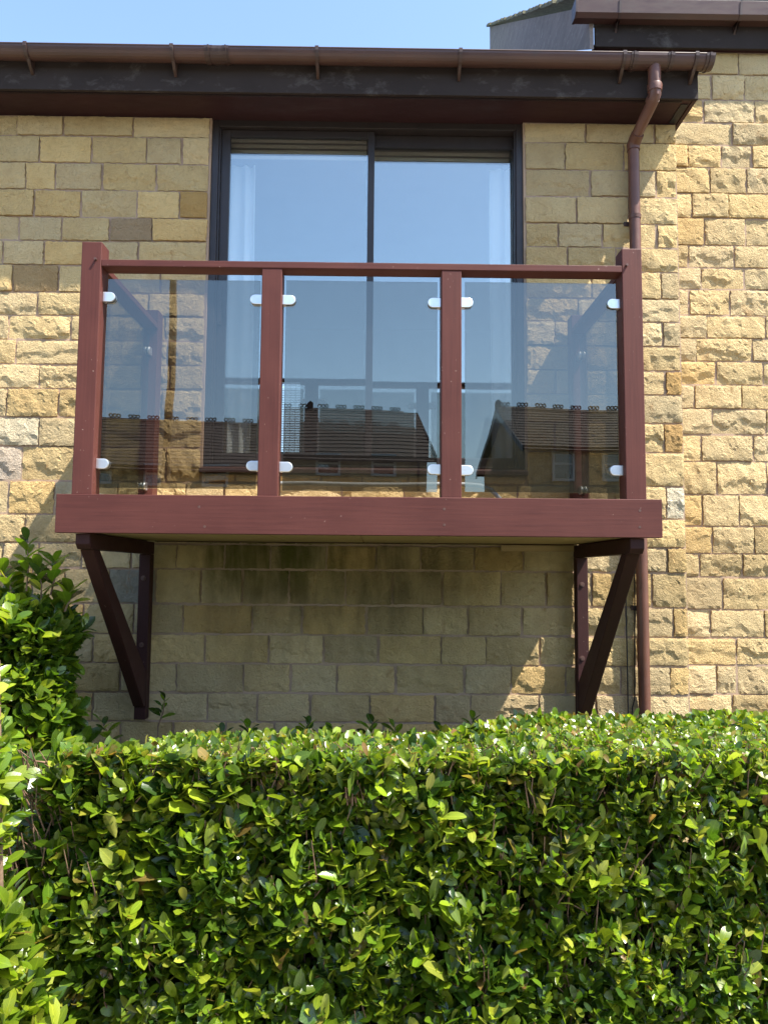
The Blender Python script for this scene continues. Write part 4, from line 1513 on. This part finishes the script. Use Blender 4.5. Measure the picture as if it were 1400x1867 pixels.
def terrace(name, xl, xr, yfront, depth, z_eave, z_ridge, rotz, label, wins, gable_left=False):
    h = thing(name, (xr if not gable_left else xl, yfront, 0), label, 'house')
    h.rotation_euler = (0, 0, rotz)
    o = WPOS[h.name]
    x0, x1 = (xl - o.x, xr - o.x)

    def kid(m, nm, mat, par=None, origin=(0, 0, 0)):
        oo = m.build(nm, mat, None, origin=origin)
        oo.parent = par or h
        return oo
    # local frame: y = 0 front face, house extends to -y
    wl_ = MB()
    wl_.prism([(0, 0), (0, z_eave), (-depth / 2, z_ridge - 0.12), (-depth, z_eave), (-depth, 0)], x0 + 0.25, x1 - 0.25, 'x')
    kid(wl_, 'wall', HOUSEWALL)
    rfm = MB()
    nrow = 15
    sl = (z_ridge - z_eave) / (depth / 2)
    for sgn in (0, 1):
        for k in range(nrow):
            a, b = 0.3 - (depth / 2 + 0.3) * k / nrow, 0.3 - (depth / 2 + 0.3) * (k + 1.12) / nrow
            za, zb_ = z_eave + (-a) * sl, z_eave + (-b) * sl
            pr = [(a, za + 0.00), (a, za + 0.045), (b, zb_ + 0.015), (b, zb_ - 0.02)]
            if sgn:
                pr = [(-depth - p[0], p[1]) for p in pr]
            rfm.prism(pr, x0, x1, 'x')
    ro = kid(rfm, 'roof', ROOFTILE)
    k = x0 + 0.3
    while k < x1 - 0.2:
        c = bpy.data.objects.new('ridge_tile', CREST)
        COL.objects.link(c)
        c.location = (k, -depth / 2, z_ridge + 0.06)
        c.parent = ro
        k += 0.585
    for xf in ((x0 + 0.08,) if gable_left else (x1 - 3.5,)):
        kid(MB().box(xf - 0.09, xf + 0.09, -depth / 2 - 0.06, -depth / 2 + 0.06, z_ridge + 0.0, z_ridge + 0.22)
            .prism([(xf - 0.09, z_ridge + 0.22), (xf, z_ridge + 0.30), (xf + 0.09, z_ridge + 0.22)], -depth / 2 - 0.05, -depth / 2 + 0.05, 'y'), 'roof_finial', ROOFTILE, ro)
    for xv in (x0, x1 - 0.03):
        kid(MB().prism([(0.32, z_eave - 0.25), (0.32, z_eave - 0.06), (-depth / 2, z_ridge - 0.02), (-depth - 0.32, z_eave - 0.06), (-depth - 0.32, z_eave - 0.25), (-depth / 2, z_ridge - 0.24)],
                        xv, xv + 0.03, 'x'), 'bargeboard', FRAME)
    gx = half_tube(MB(), 0.05, 0.058, x0, x1, 0.0, 0.0, 8)
    gx.v = [(p[0], -(p[1]) + 0.36, p[2] + z_eave - 0.06) for p in gx.v]
    kid(gx, 'gutter', FRAME)
    for (wx, wz0, wz1, ww) in wins:
        wx -= o.x
        f = MB()
        f.box(wx, wx + 0.07, -0.02, 0.05, wz0, wz1)
        f.box(wx + ww - 0.07, wx + ww, -0.02, 0.05, wz0, wz1)
        f.box(wx + 0.07, wx + ww - 0.07, -0.02, 0.05, wz1 - 0.07, wz1)
        f.box(wx + 0.07, wx + ww - 0.07, -0.02, 0.05, wz0, wz0 + 0.07)
        zm = wz0 + (wz1 - wz0) * 0.55
        f.box(wx + 0.07, wx + ww - 0.07, -0.02, 0.045, zm - 0.03, zm + 0.03)
        fo = kid(f, 'window', WHITEFRAME)
        kid(MB().box(wx + 0.07, wx + ww - 0.07, 0.004, 0.012, wz0 + 0.07, wz1 - 0.07), 'pane', DARKGLASS, fo)
    kid(MB().tube([(x1 - 0.5, 0.09, 0.05), (x1 - 0.5, 0.09, z_eave - 0.1)], 0.04, 8), 'downpipe', FRAME)
    return h


DE = 20.3
eA = mirrored(778, 828, DE)
rA = mirrored(766, 748, DE + 2.9)
winsA = [(mirrored(577 - 100 * k, 848, DE).x, mirrored(600, 868, DE).z, mirrored(600, 829, DE).z, 0.68) for k in range(-1, 5)]
terrace('terraced_house', eA.x - 12.5, eA.x + 0.25, eA.y, 6.4, eA.z - 0.1, rA.z - 0.06, -0.10, 'dark roofed house mirrored in the middle and left glass panels', winsA)
eB = mirrored(962, 806, DE)
rB = mirrored(931, 742, DE + 2.6)
winsB = [(mirrored(q, 850, DE).x, mirrored(1026, 878, DE).z, mirrored(1026, 822, DE).z, 0.64) for q in (1006, 1103, 1240)]
terrace('terraced_house', eB.x - 0.25, eB.x + 10, eB.y, 5.6, eB.z - 0.1, rB.z - 0.06, -0.07, 'dark gabled house mirrored in the right glass panel', winsB, gable_left=True)
pp = mirrored(311, 600, 17.0)
pole = MB().tube([(pp.x, pp.y, 0), (pp.x, pp.y, 5), (pp.x, pp.y, 10.2)], [0.115, 0.10, 0.075], 12)
pole.box(pp.x - 0.6, pp.x + 0.6, pp.y - 0.05, pp.y + 0.05, 9.7, 9.8)
tag(pole.build('utility_pole', POLEWOOD, smooth=True), 'dark upright utility pole mirrored in the left glass panel', 'pole')
